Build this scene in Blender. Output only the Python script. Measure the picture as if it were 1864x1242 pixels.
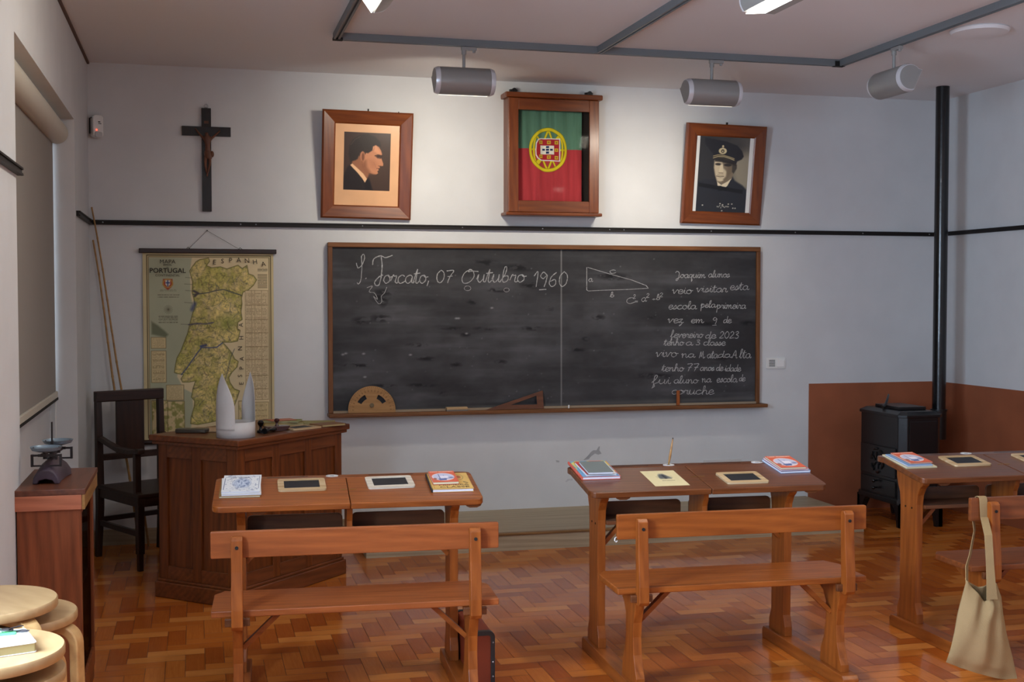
import bpy, bmesh, math, random
import numpy as np
from mathutils import Vector, Matrix
for o in list(bpy.data.objects): bpy.data.objects.remove(o)
S = bpy.context.scene
COL = S.collection
random.seed(7)
PI = math.pi
# ------------------------------------------------------------------ camera
F = 2221.0
PITCH = math.atan(80/F); YAW = math.atan(577/F*math.cos(PITCH))
cam = bpy.data.cameras.new('camera'); cam.sensor_width = 36; cam.lens = 36*F/1864
cam.clip_start = .05; cam.clip_end = 100
co = bpy.data.objects.new('camera', cam); COL.objects.link(co)
co.location = (0, 0, 1.6); co.rotation_euler = (PI/2-PITCH, 0, -YAW)
S.camera = co
# ------------------------------------------------------------------ view + world + big lights
S.view_settings.view_transform = 'Standard'; S.view_settings.look = 'None'
S.view_settings.gamma = 1; S.view_settings.use_curve_mapping = False
S.view_settings.exposure = 0.16
W = bpy.data.worlds.new('world'); S.world = W; W.use_nodes = True
bgn = W.node_tree.nodes['Background']; bgn.inputs[0].default_value = (.72, .84, 1, 1); bgn.inputs[1].default_value = 1.6

def area(name, loc, rot, sx, sy, power, col, spread=180):
    l = bpy.data.lights.new(name, 'AREA'); l.shape = 'RECTANGLE'; l.size = sx; l.size_y = sy
    l.energy = power; l.color = col; l.spread = math.radians(spread)
    o = bpy.data.objects.new(name, l); COL.objects.link(o); o.location = loc; o.rotation_euler = rot
    return o
DAY = (.63, .78, 1.0)
# daylight standing outside the two unblinded windows of the left wall (out of the photo's view)
area('daylight_window', (-1.15, 2.66, 1.85), (0, -PI/2, 0), 1.7, 1.2, 300, DAY)
area('daylight_window_rear', (-1.15, -.3, 1.85), (0, -PI/2, 0), 1.7, 2.1, 170, DAY)

# ------------------------------------------------------------------ measuring the room from its own plan
FW = Vector((math.sin(YAW)*math.cos(PITCH), math.cos(YAW)*math.cos(PITCH), -math.sin(PITCH)))
RT = Vector((math.cos(YAW), -math.sin(YAW), 0)); UP = RT.cross(FW)
def ray(x, y): return FW + RT*((x-932)/F) + UP*((621-y)/F)
def onY(x, y, Y):
    d = ray(x, y); t = Y/d.y; return Vector((d.x*t, Y, 1.6+d.z*t))
def onZ(x, y, z):
    d = ray(x, y); t = (z-1.6)/d.z; return Vector((d.x*t, d.y*t, z))
def onX(x, y, X):
    d = ray(x, y); t = X/d.x; return Vector((X, d.y*t, 1.6+d.z*t))
WY = 8.226      # back wall plane
XL, XR, ZC = -.65, 5.506, 3.09

# ------------------------------------------------------------------ mesh helpers
class MB:
    def __init__(s): s.v = []; s.f = []
    def quad(s, a, b, c, d):
        n = len(s.v); s.v += [tuple(a), tuple(b), tuple(c), tuple(d)]; s.f.append((n, n+1, n+2, n+3)); return s
    def hexa(s, p):
        n = len(s.v); s.v += [tuple(q) for q in p]
        s.f += [(n+3, n+2, n+1, n), (n+4, n+5, n+6, n+7), (n, n+1, n+5, n+4), (n+1, n+2, n+6, n+5), (n+2, n+3, n+7, n+6), (n+3, n, n+4, n+7)]; return s
    def box(s, x0, x1, y0, y1, z0, z1):
        return s.hexa([(x0,y0,z0),(x1,y0,z0),(x1,y1,z0),(x0,y1,z0),(x0,y0,z1),(x1,y0,z1),(x1,y1,z1),(x0,y1,z1)])
    def bar(s, p, q, w, h, up=(0,0,1)):
        p = Vector(p); q = Vector(q); d = (q-p).normalized(); u = Vector(up)
        r = d.cross(u).normalized(); u = r.cross(d).normalized()
        r *= w/2; u *= h/2
        return s.hexa([p-r-u, p+r-u, q+r-u, q-r-u, p-r+u, p+r+u, q+r+u, q-r+u])
    def ring(s, pts):
        n = len(s.v); s.v += [tuple(p) for p in pts]; return list(range(n, n+len(pts)))
    def loft(s, rings, cap=True, closed=True):
        R = [s.ring(r) for r in rings]; m = len(R[0])
        for a, b in zip(R, R[1:]):
            for i in range(m if closed else m-1):
                j = (i+1) % m; s.f.append((a[i], a[j], b[j], b[i]))
        if cap and closed: s.f.append(tuple(R[0][::-1])); s.f.append(tuple(R[-1]))
        return s
    def tube(s, pts, r, n=8, cap=True):
        pts = [Vector(p) for p in pts]; rs = r if isinstance(r, (list, tuple)) else [r]*len(pts)
        rings = []; prev = None
        for i, p in enumerate(pts):
            d = (pts[min(i+1, len(pts)-1)]-pts[max(i-1, 0)]).normalized()
            if prev is None:
                a = Vector((0,0,1)) if abs(d.z) < .9 else Vector((1,0,0)); u = d.cross(a).normalized()
            else: u = (prev-d*prev.dot(d)).normalized()
            prev = u; w = d.cross(u)
            rings.append([p+(u*math.cos(t*2*PI/n)+w*math.sin(t*2*PI/n))*rs[i] for t in range(n)])
        return s.loft(rings, cap)
    def cyl(s, p, q, r0, r1=None, n=20): return s.tube([p, q], [r0, r0 if r1 is None else r1], n)
    def lathe(s, prof, c=(0,0,0), n=32, cap=True):
        return s.loft([[(c[0]+r*math.cos(t*2*PI/n), c[1]+r*math.sin(t*2*PI/n), c[2]+z) for t in range(n)] for r, z in prof], cap)
    def prism(s, poly, axis, lo, hi):
        def P(a, b, h): return {'x': (h, a, b), 'y': (a, h, b), 'z': (a, b, h)}[axis]
        return s.loft([[P(a, b, lo) for a, b in poly], [P(a, b, hi) for a, b in poly]])
    def sphere(s, c, r, sz=(1,1,1), n=14):
        prof = []
        rings = []
        for i in range(1, n//2):
            a = -PI/2+PI*i/(n//2)
            rings.append([(c[0]+r*sz[0]*math.cos(a)*math.cos(t*2*PI/n), c[1]+r*sz[1]*math.cos(a)*math.sin(t*2*PI/n), c[2]+r*sz[2]*math.sin(a)) for t in range(n)])
        return s.loft(rings)
    def xf(s, M):
        s.v = [tuple(M @ Vector(v)) for v in s.v]; return s
    def build(s, name, mat, parent=None, bevel=0, smooth=False, loc=None, seg=2):
        me = bpy.data.meshes.new(name); me.from_pydata(s.v, [], s.f)
        bm = bmesh.new(); bm.from_mesh(me); bmesh.ops.recalc_face_normals(bm, faces=bm.faces); bm.to_mesh(me); bm.free()
        mats = mat if isinstance(mat, (list, tuple)) else [mat]
        for m in mats: me.materials.append(m)
        if smooth:
            me.polygons.foreach_set('use_smooth', [True]*len(me.polygons))
            me.set_sharp_from_angle(angle=math.radians(38))
        o = bpy.data.objects.new(name, me); COL.objects.link(o)
        if parent: o.parent = parent
        if loc is not None: o.location = loc
        if bevel:
            b = o.modifiers.new('edge', 'BEVEL'); b.width = bevel; b.segments = seg; b.limit_method = 'ANGLE'; b.angle_limit = math.radians(40)
            b.harden_normals = False
        return o
def tag(o, label=None, cat=None, group=None, kind=None):
    if label: o['label'] = label
    if cat: o['category'] = cat
    if group: o['group'] = group
    if kind: o['kind'] = kind
    return o
def empty(name, loc, rz=0, label=None, cat=None, group=None):
    o = bpy.data.objects.new(name, None); COL.objects.link(o); o.location = loc; o.rotation_euler = (0, 0, rz)
    o.empty_display_size = .05
    return tag(o, label, cat, group)
def kids(o): return [c for c in COL.objects if c.parent == o]
def dup(o, parent=None, loc=None, rz=None, label=None):
    c = o.copy(); COL.objects.link(c); c.parent = parent
    if loc is not None: c.location = loc
    if rz is not None: c.rotation_euler.z = rz
    if label: c['label'] = label
    for ch in kids(o): dup(ch, c)
    return c
def rrect(x0, x1, y0, y1, r, n=5, rs=None):
    out = []
    rs = rs or [r]*4
    for (cx, cy, a0), r in zip([(x0, y0, 180), (x1, y0, 270), (x1, y1, 0), (x0, y1, 90)], rs):
        ccx = cx+(r if cx == x0 else -r); ccy = cy+(r if cy == y0 else -r)
        if r <= 0: out.append((cx, cy)); continue
        for k in range(n+1):
            a = math.radians(a0+90*k/n); out.append((ccx+r*math.cos(a), ccy+r*math.sin(a)))
    return out

# ------------------------------------------------------------------ materials
def lin(c):
    c = [x/255 for x in c]
    return tuple((x/12.92 if x <= .04045 else ((x+.055)/1.055)**2.4) for x in c)+(1,)
MATS = {}
def base(name):
    m = bpy.data.materials.new(name); m.use_nodes = True; MATS[name] = m
    return m, m.node_tree.nodes, m.node_tree.links, m.node_tree.nodes['Principled BSDF']
def plain(name, col, rough=.5, metal=0, spec=.5, bump=0, bscale=200, var=0, coat=0):
    m, N, L, b = base(name)
    b.inputs['Base Color'].default_value = lin(col); b.inputs['Roughness'].default_value = rough
    b.inputs['Metallic'].default_value = metal; b.inputs['Specular IOR Level'].default_value = spec
    if coat: b.inputs['Coat Weight'].default_value = coat
    if bump or var:
        tc = N.new('ShaderNodeTexCoord'); n = N.new('ShaderNodeTexNoise'); n.inputs['Scale'].default_value = bscale; n.inputs['Detail'].default_value = 4
        L.new(tc.outputs['Object'], n.inputs['Vector'])
        if bump:
            bp = N.new('ShaderNodeBump'); bp.inputs['Strength'].default_value = bump; bp.inputs['Distance'].default_value = .002
            L.new(n.outputs['Fac'], bp.inputs['Height']); L.new(bp.outputs['Normal'], b.inputs['Normal'])
        if var:
            n2 = N.new('ShaderNodeTexNoise'); n2.inputs['Scale'].default_value = 4; n2.inputs['Detail'].default_value = 6
            L.new(tc.outputs['Object'], n2.inputs['Vector'])
            r = N.new('ShaderNodeValToRGB'); r.color_ramp.elements[0].position = .3; r.color_ramp.elements[1].position = .7
            r.color_ramp.elements[0].color = lin([max(0, c*(1-var)) for c in col]); r.color_ramp.elements[1].color = lin(col)
            L.new(n2.outputs['Fac'], r.inputs['Fac']); L.new(r.outputs['Color'], b.inputs['Base Color'])
    return m
def wood(name, light, dark, grain=(1.2, 14, 14), rough=.38, coat=.08, knots=False, bump=.15, contrast=(.3, .75)):
    m, N, L, b = base(name)
    tc = N.new('ShaderNodeTexCoord'); mp = N.new('ShaderNodeMapping'); mp.inputs['Scale'].default_value = grain
    L.new(tc.outputs['Object'], mp.inputs['Vector'])
    oi = N.new('ShaderNodeObjectInfo')
    av = N.new('ShaderNodeVectorMath'); av.operation = 'ADD'
    sc = N.new('ShaderNodeMath'); sc.operation = 'MULTIPLY'; sc.inputs[1].default_value = 37
    L.new(oi.outputs['Random'], sc.inputs[0]); L.new(mp.outputs['Vector'], av.inputs[0]); L.new(sc.outputs[0], av.inputs[1])
    n = N.new('ShaderNodeTexNoise'); n.inputs['Scale'].default_value = 2.2; n.inputs['Detail'].default_value = 8; n.inputs['Roughness'].default_value = .62; n.inputs['Distortion'].default_value = .5
    L.new(av.outputs['Vector'], n.inputs['Vector'])
    w = N.new('ShaderNodeTexWave'); w.bands_direction = 'DIAGONAL'; w.inputs['Scale'].default_value = 1.1; w.inputs['Distortion'].default_value = 5; w.inputs['Detail'].default_value = 3; w.inputs['Detail Scale'].default_value = 1.2
    L.new(av.outputs['Vector'], w.inputs['Vector'])
    mx = N.new('ShaderNodeMath'); mx.operation = 'MULTIPLY_ADD'; mx.inputs[1].default_value = .14
    L.new(w.outputs['Fac'], mx.inputs[0])
    m2 = N.new('ShaderNodeMath'); m2.operation = 'MULTIPLY'; m2.inputs[1].default_value = .86; L.new(n.outputs['Fac'], m2.inputs[0]); L.new(m2.outputs[0], mx.inputs[2])
    r = N.new('ShaderNodeValToRGB'); r.color_ramp.elements[0].position = contrast[0]; r.color_ramp.elements[1].position = contrast[1]
    r.color_ramp.elements[0].color = lin(dark); r.color_ramp.elements[1].color = lin(light)
    L.new(mx.outputs[0], r.inputs['Fac'])
    out = r.outputs['Color']
    if knots:
        v = N.new('ShaderNodeTexVoronoi'); v.inputs['Scale'].default_value = 2.6; v.feature = 'F1'
        mp2 = N.new('ShaderNodeMapping'); mp2.inputs['Scale'].default_value = tuple(max(.7, g/14) for g in grain)
        L.new(tc.outputs['Object'], mp2.inputs['Vector']); L.new(mp2.outputs['Vector'], v.inputs['Vector'])
        kr = N.new('ShaderNodeValToRGB'); kr.color_ramp.elements[0].position = .03; kr.color_ramp.elements[1].position = .09
        kr.color_ramp.elements[0].color = (.18, .12, .12, 1); kr.color_ramp.elements[1].color = (1, 1, 1, 1)
        L.new(v.outputs['Distance'], kr.inputs['Fac'])
        mm = N.new('ShaderNodeMix'); mm.data_type = 'RGBA'; mm.blend_type = 'MULTIPLY'; mm.inputs['Factor'].default_value = 1
        L.new(out, mm.inputs['A']); L.new(kr.outputs['Color'], mm.inputs['B']); out = mm.outputs['Result']
    L.new(out, b.inputs['Base Color'])
    b.inputs['Roughness'].default_value = rough; b.inputs['Specular IOR Level'].default_value = .38; b.inputs['Coat Weight'].default_value = coat; b.inputs['Coat Roughness'].default_value = .2
    bp = N.new('ShaderNodeBump'); bp.inputs['Strength'].default_value = bump; bp.inputs['Distance'].default_value = .001
    L.new(n.outputs['Fac'], bp.inputs['Height']); L.new(bp.outputs['Normal'], b.inputs['Normal'])
    return m
def printed(name, rough=.6, spec=.4, coat=0):
    m, N, L, b = base(name)
    a = N.new('ShaderNodeAttribute'); a.attribute_name = 'print'; L.new(a.outputs['Color'], b.inputs['Base Color'])
    b.inputs['Roughness'].default_value = rough; b.inputs['Specular IOR Level'].default_value = spec; b.inputs['Coat Weight'].default_value = coat
    b.inputs['Coat Roughness'].default_value = .15
    return m
def emit(name, col, st):
    m, N, L, b = base(name); b.inputs['Base Color'].default_value = (0, 0, 0, 1)
    b.inputs['Emission Color'].default_value = col; b.inputs['Emission Strength'].default_value = st; return m
def glassy(name, tint=(.95, .97, .97, 1), refl=.12, rough=.03):
    m, N, L, b = base(name); N.remove(b); out = N['Material Output']
    t = N.new('ShaderNodeBsdfTransparent'); t.inputs[0].default_value = tint
    g = N.new('ShaderNodeBsdfGlossy'); g.inputs['Roughness'].default_value = rough
    fr = N.new('ShaderNodeFresnel'); fr.inputs['IOR'].default_value = 1.45
    mx = N.new('ShaderNodeMixShader'); k = N.new('ShaderNodeMath'); k.operation = 'MULTIPLY'; k.inputs[1].default_value = .12; L.new(fr.outputs[0], k.inputs[0]); L.new(k.outputs[0], mx.inputs[0]); L.new(t.outputs[0], mx.inputs[1]); L.new(g.outputs[0], mx.inputs[2]); L.new(mx.outputs[0], out.inputs[0])
    return m
HZ, VT, DP = (1.2, 14, 14), (14, 14, 1.2), (14, 1.2, 14)     # grain along x, along z, along y
DL, DD = (164, 90, 34), (122, 60, 18)
desk_x = wood('desk_wood_along', DL, DD, HZ); desk_z = wood('desk_wood_upright', DL, DD, VT); desk_y = wood('desk_wood_depth', DL, DD, DP)
BL, BD = (122, 68, 34), (88, 46, 20)
top_x = wood('desktop_wood', BL, BD, HZ, rough=.3, coat=.15)
shelf_w = wood('shelf_wood', (118, 70, 40), (84, 48, 26), HZ)
teach_z = wood('teacher_desk_wood', (130, 68, 24), (84, 40, 12), VT, rough=.4, coat=.15); teach_x = wood('teacher_desk_top_wood', (134, 74, 36), (92, 47, 20), HZ, rough=.35, coat=.2)
chair_z = wood('dark_chair_wood', (58, 34, 24), (34, 20, 14), VT, rough=.4); chair_x = wood('dark_chair_wood_along', (58, 34, 24), (34, 20, 14), HZ, rough=.4)
frame_x = wood('frame_wood_along', (132, 68, 24), (96, 44, 14), HZ, rough=.38, coat=.15); frame_z = wood('frame_wood_upright', (132, 68, 24), (96, 44, 14), VT, rough=.38, coat=.15)
cab_z = wood('cabinet_wood', (158, 86, 48), (108, 54, 28), VT, knots=True); cab_y = wood('cabinet_top_wood', (122, 70, 46), (84, 46, 30), DP); cab_x = wood('cabinet_edge_wood', (206, 126, 92), (160, 92, 64), HZ)
board_x = wood('board_frame_wood', (132, 84, 44), (92, 56, 28), HZ, rough=.5, coat=0); board_z = wood('board_frame_wood_upright', (132, 84, 44), (92, 56, 28), VT, rough=.5, coat=0)
plat_x = wood('platform_wood', (190, 172, 142), (152, 136, 108), (.6, 18, 18), rough=.55, coat=.05); plat_nose = wood('platform_nosing_wood', (150, 112, 66), (116, 84, 46), HZ, rough=.5)
birch = wood('birch_veneer', (194, 158, 112), (178, 142, 96), (3, 10, 10), rough=.4, coat=.25, bump=.03); birch_e = wood('birch_edge', (218, 174, 114), (186, 142, 88), (10, 10, 10), rough=.45, coat=.2)
ebony = wood('black_cross_wood', (34, 26, 22), (20, 15, 13), VT, rough=.45, coat=.1)
carved = wood('carved_wood_figure', (112, 66, 40), (78, 44, 26), VT, rough=.5)
bamboo = wood('bamboo_cane', (176, 134, 76), (140, 100, 52), (3, 3, 10), rough=.45)
slate_w = wood('slate_frame_wood', (214, 188, 150), (176, 142, 98), HZ, rough=.6, coat=0, bump=.1)
slate_w2 = wood('slate_frame_pale_wood', (228, 218, 202), (196, 180, 158), HZ, rough=.6, coat=0, bump=.1)
wallp = plain('white_plaster', (214, 215, 215), .85, spec=.25, bump=.12, bscale=90, var=.03)
ceilp = plain('ceiling_plaster', (228, 228, 229), .9, spec=.2, bump=.05)
redp = plain('terracotta_paint', (160, 92, 60), .6, spec=.35, bump=.25, bscale=40, var=.12)
rail_m = plain('black_rail_paint', (26, 21, 19), .5, spec=.3)
black_m = plain('black_iron', (16, 17, 19), .32, spec=.5, bump=.1, bscale=60)
black_gloss = plain('black_enamel', (10, 11, 13), .24, spec=.5, coat=.2, bump=.3, bscale=50)
track_m = plain('grey_aluminium', (112, 117, 120), .5, metal=.15)
lamp_m = plain('silver_lamp_paint', (150, 149, 146), .42, metal=.25); lamp_hi = plain('bright_silver', (215, 216, 220), .3, metal=.2)
dark_in = plain('dark_recess', (14, 13, 12), .8)
blind_m = plain('blind_fabric', (158, 152, 144), .9, spec=.1, bump=.1, bscale=400); white_p = plain('white_plastic', (226, 226, 222), .4)
cassette_m = plain('cream_cassette', (204, 198, 182), .5)
white_frame = plain('white_window_frame', (225, 225, 222), .4)
slate_m = plain('slate_stone', (40, 42, 48), .5, spec=.3, var=.25)
paper_m = plain('white_paper', (238, 238, 236), .8, spec=.2); page_m = plain('page_edges', (232, 232, 240), .8, spec=.2, bump=.1, bscale=300)
cream_page = plain('cream_pages', (226, 216, 186), .8, spec=.2); old_page = plain('aged_pages', (170, 154, 110), .8, spec=.2)
porc = plain('white_porcelain', (240, 240, 238), .15, coat=.5); ink_m = plain('dried_ink', (20, 20, 30), .3)
canvas_m = plain('canvas_cloth', (176, 148, 106), .95, spec=.1, bump=.6, bscale=350, var=.12)
canvas_in = plain('canvas_inside', (130, 106, 72), .95, spec=.1)
leather_r = plain('red_case_board', (140, 54, 24), .55, bump=.2, bscale=100, var=.2); case_edge = plain('dark_case_edging', (42, 44, 46), .45, bump=.2)
iron_p = plain('purple_cast_iron', (78, 62, 74), .45, bump=.2, bscale=60, var=.3); iron_d = plain('dark_scale_iron', (48, 42, 44), .45, metal=.3)
zinc = plain('blue_grey_pan', (128, 146, 160), .35, metal=.35)
brass = plain('worn_brass', (176, 140, 84), .35, metal=.8); steel = plain('steel', (176, 178, 182), .3, metal=.9)
card = plain('white_card', (214, 210, 206), .85, spec=.15, bump=.15, bscale=15, var=.06)
clear = glassy('clear_glass'); case_glass = glassy('thin_case_glass'); case_glass.node_tree.nodes['Math'].inputs[1].default_value = .02; tan_page = plain('tan_card', (150, 118, 72), .7)
MP = printed('printed_paper', .65, .3); MPg = printed('printed_glazed', .3, .35, 0); MPc = printed('printed_cloth', .9, .15)
# ------------------------------------------------------------------ printed / painted surfaces (colour per vertex)
def vnoise(ny, nx, cy, cx, seed=0):
    rng = np.random.RandomState(seed); g = rng.rand(cy+2, cx+2)
    y = np.linspace(0, cy, ny); x = np.linspace(0, cx, nx)
    yi = y.astype(int); xi = x.astype(int); fy = (y-yi)[:, None]; fx = (x-xi)[None]
    fy = fy*fy*(3-2*fy); fx = fx*fx*(3-2*fx)
    a = g[np.ix_(yi, xi)]; b = g[np.ix_(yi, xi+1)]; c = g[np.ix_(yi+1, xi)]; d = g[np.ix_(yi+1, xi+1)]
    return (a*(1-fx)+b*fx)*(1-fy)+(c*(1-fx)+d*fx)*fy
def fbm(ny, nx, cy, cx, seed=0, o=4):
    s = 0; t = 0
    for k in range(o):
        s = s+vnoise(ny, nx, max(1, int(cy*2**k)), max(1, int(cx*2**k)), seed+k)/2**k; t += 1/2**k
    return s/t
class Paint:
    # x0,y0..x1,y1: the coordinate frame the shapes are given in (y down)
    def __init__(s, x0, y0, x1, y1, nx, col, ny=None):
        s.nx = nx; s.ny = ny or int(round(nx*(y1-y0)/(x1-x0)))
        s.X, s.Y = np.meshgrid(np.linspace(x0, x1, s.nx), np.linspace(y0, y1, s.ny))
        s.px = (x1-x0)/s.nx
        s.im = np.ones((s.ny, s.nx, 3))*np.array(col, float)
    def mix(s, m, col):
        m = np.clip(m, 0, 1)[..., None]; s.im = s.im*(1-m)+np.array(col, float)*m; return s
    def sd(s, pts):
        P = np.array(pts, float); Q = np.roll(P, -1, 0); best = np.full(s.X.shape, 1e18); ins = np.zeros(s.X.shape, bool)
        for (ax, ay), (bx, by) in zip(P, Q):
            dx, dy = bx-ax, by-ay; L = dx*dx+dy*dy+1e-12
            t = np.clip(((s.X-ax)*dx+(s.Y-ay)*dy)/L, 0, 1)
            best = np.minimum(best, (s.X-ax-t*dx)**2+(s.Y-ay-t*dy)**2)
            c = ((ay > s.Y) != (by > s.Y)) & (s.X < dx*(s.Y-ay)/(dy if abs(dy) > 1e-9 else 1e-9)+ax); ins ^= c
        d = np.sqrt(best); return np.where(ins, -d, d)
    def poly(s, pts, col, soft=None, a=1):
        soft = soft or s.px; return s.mix(a*(.5-s.sd(pts)/(2*soft)), col)
    def ell(s, cx, cy, rx, ry, col, soft=None, a=1, ring=None, rot=0):
        c, n = math.cos(rot), math.sin(rot); dx = s.X-cx; dy = s.Y-cy
        r = np.sqrt(((dx*c+dy*n)/rx)**2+((-dx*n+dy*c)/ry)**2); R = (rx+ry)/2; soft = soft or s.px
        d = (r-1)*R
        if ring: d = np.abs(d)-ring/2
        return s.mix(a*(.5-d/(2*soft)), col)
    def line(s, pts, w, col, a=1, soft=None):
        best = np.full(s.X.shape, 1e18)
        for (ax, ay), (bx, by) in zip(pts, pts[1:]):
            dx, dy = bx-ax, by-ay; L = dx*dx+dy*dy+1e-12
            t = np.clip(((s.X-ax)*dx+(s.Y-ay)*dy)/L, 0, 1)
            best = np.minimum(best, (s.X-ax-t*dx)**2+(s.Y-ay-t*dy)**2)
        soft = soft or s.px
        return s.mix(a*(.5-(np.sqrt(best)-w/2)/(2*soft)), col)
    def rect(s, x0, y0, x1, y1, col, a=1):
        m = (s.X >= x0) & (s.X <= x1) & (s.Y >= y0) & (s.Y <= y1); return s.mix(a*m, col)
    def scribble(s, x0, y0, x1, y1, rows, col, a=.7, seed=0, dens=.55):
        m = (s.X >= x0) & (s.X <= x1) & (s.Y >= y0) & (s.Y <= y1)
        rr = ((s.Y-y0)/(y1-y0)*rows) % 1; rng = np.random.RandomState(seed)
        n = rng.rand(rows+1, 90); k = np.clip(((s.Y-y0)/(y1-y0)*rows).astype(int), 0, rows); j = np.clip(((s.X-x0)/(x1-x0)*89).astype(int), 0, 89)
        return s.mix(a*(m & (rr > .3) & (rr < .75) & (n[k, j] < dens)), col)
def sheet(name, w, h, P, mat, parent=None, loc=(0,0,0), rot=(0,0,0), plane='xz', bend=None):
    ny, nx = P.ny, P.nx
    u = np.linspace(-w/2, w/2, nx); v = np.linspace(h/2, -h/2, ny); U, V = np.meshgrid(u, v); Z = np.zeros_like(U)
    if bend is not None: Z = bend(U, V)
    vs = np.stack([U, -Z, V] if plane == 'xz' else [U, V, Z], -1).reshape(-1, 3)
    i = np.arange(ny*nx).reshape(ny, nx)
    fs = np.stack([i[1:, :-1], i[1:, 1:], i[:-1, 1:], i[:-1, :-1]], -1).reshape(-1, 4)
    me = bpy.data.meshes.new(name); me.vertices.add(len(vs)); me.vertices.foreach_set('co', vs.ravel())
    me.loops.add(fs.size); me.loops.foreach_set('vertex_index', fs.ravel().astype(np.int32))
    me.polygons.add(len(fs)); me.polygons.foreach_set('loop_start', np.arange(0, fs.size, 4, dtype=np.int32)); me.polygons.foreach_set('loop_total', np.full(len(fs), 4, np.int32))
    me.update(calc_edges=True); me.validate()
    c = np.clip(P.im/255, 0, 1).reshape(-1, 3); c = np.where(c <= .04045, c/12.92, ((c+.055)/1.055)**2.4)
    a = me.color_attributes.new('print', 'FLOAT_COLOR', 'POINT'); a.data.foreach_set('color', np.concatenate([c, np.ones((len(c), 1))], 1).astype(np.float32).ravel())
    me.materials.append(mat); me.polygons.foreach_set('use_smooth', [True]*len(me.polygons))
    o = bpy.data.objects.new(name, me); COL.objects.link(o); o.location = loc; o.rotation_euler = rot
    if parent: o.parent = parent
    return o
def text(name, body, size, mat, parent, loc, rot=(PI/2,0,0), depth=.0003, sx=1, space=1, off=0):
    cu = bpy.data.curves.new(name, 'FONT'); cu.body = body; cu.size = size; cu.extrude = depth; cu.align_x = 'CENTER'; cu.align_y = 'CENTER'; cu.space_character = space; cu.resolution_u = 3; cu.offset = off
    t = bpy.data.objects.new(name, cu); COL.objects.link(t); bpy.context.view_layer.update()
    me = bpy.data.meshes.new_from_object(t.evaluated_get(bpy.context.evaluated_depsgraph_get())); bpy.data.objects.remove(t)
    me.name = name; me.materials.clear(); me.materials.append(mat); me.transform(Matrix.Diagonal((sx, 1, 1, 1)))
    o = bpy.data.objects.new(name, me); COL.objects.link(o); o.location = loc; o.rotation_euler = rot
    if parent: o.parent = parent
    return o
def join_meshes(name, objs, parent=None, loc=(0,0,0)):
    bm = bmesh.new(); mats = []
    for o in objs:
        me = o.data.copy(); me.transform(o.matrix_basis)
        for p in me.polygons:
            mt = o.data.materials[p.material_index]
            if mt not in mats: mats.append(mt)
            p.material_index = mats.index(mt)
        bm.from_mesh(me)
    me = bpy.data.meshes.new(name); bm.to_mesh(me); bm.free()
    for m in mats: me.materials.append(m)
    for o in objs: bpy.data.objects.remove(o)
    o = bpy.data.objects.new(name, me); COL.objects.link(o); o.location = loc
    if parent: o.parent = parent
    return o

# ------------------------------------------------------------------ the room
def struct(name, mb, mat, **k): return tag(mb.build(name, mat, **k), kind='structure')
YB = -2.6      # wall behind the camera
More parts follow.
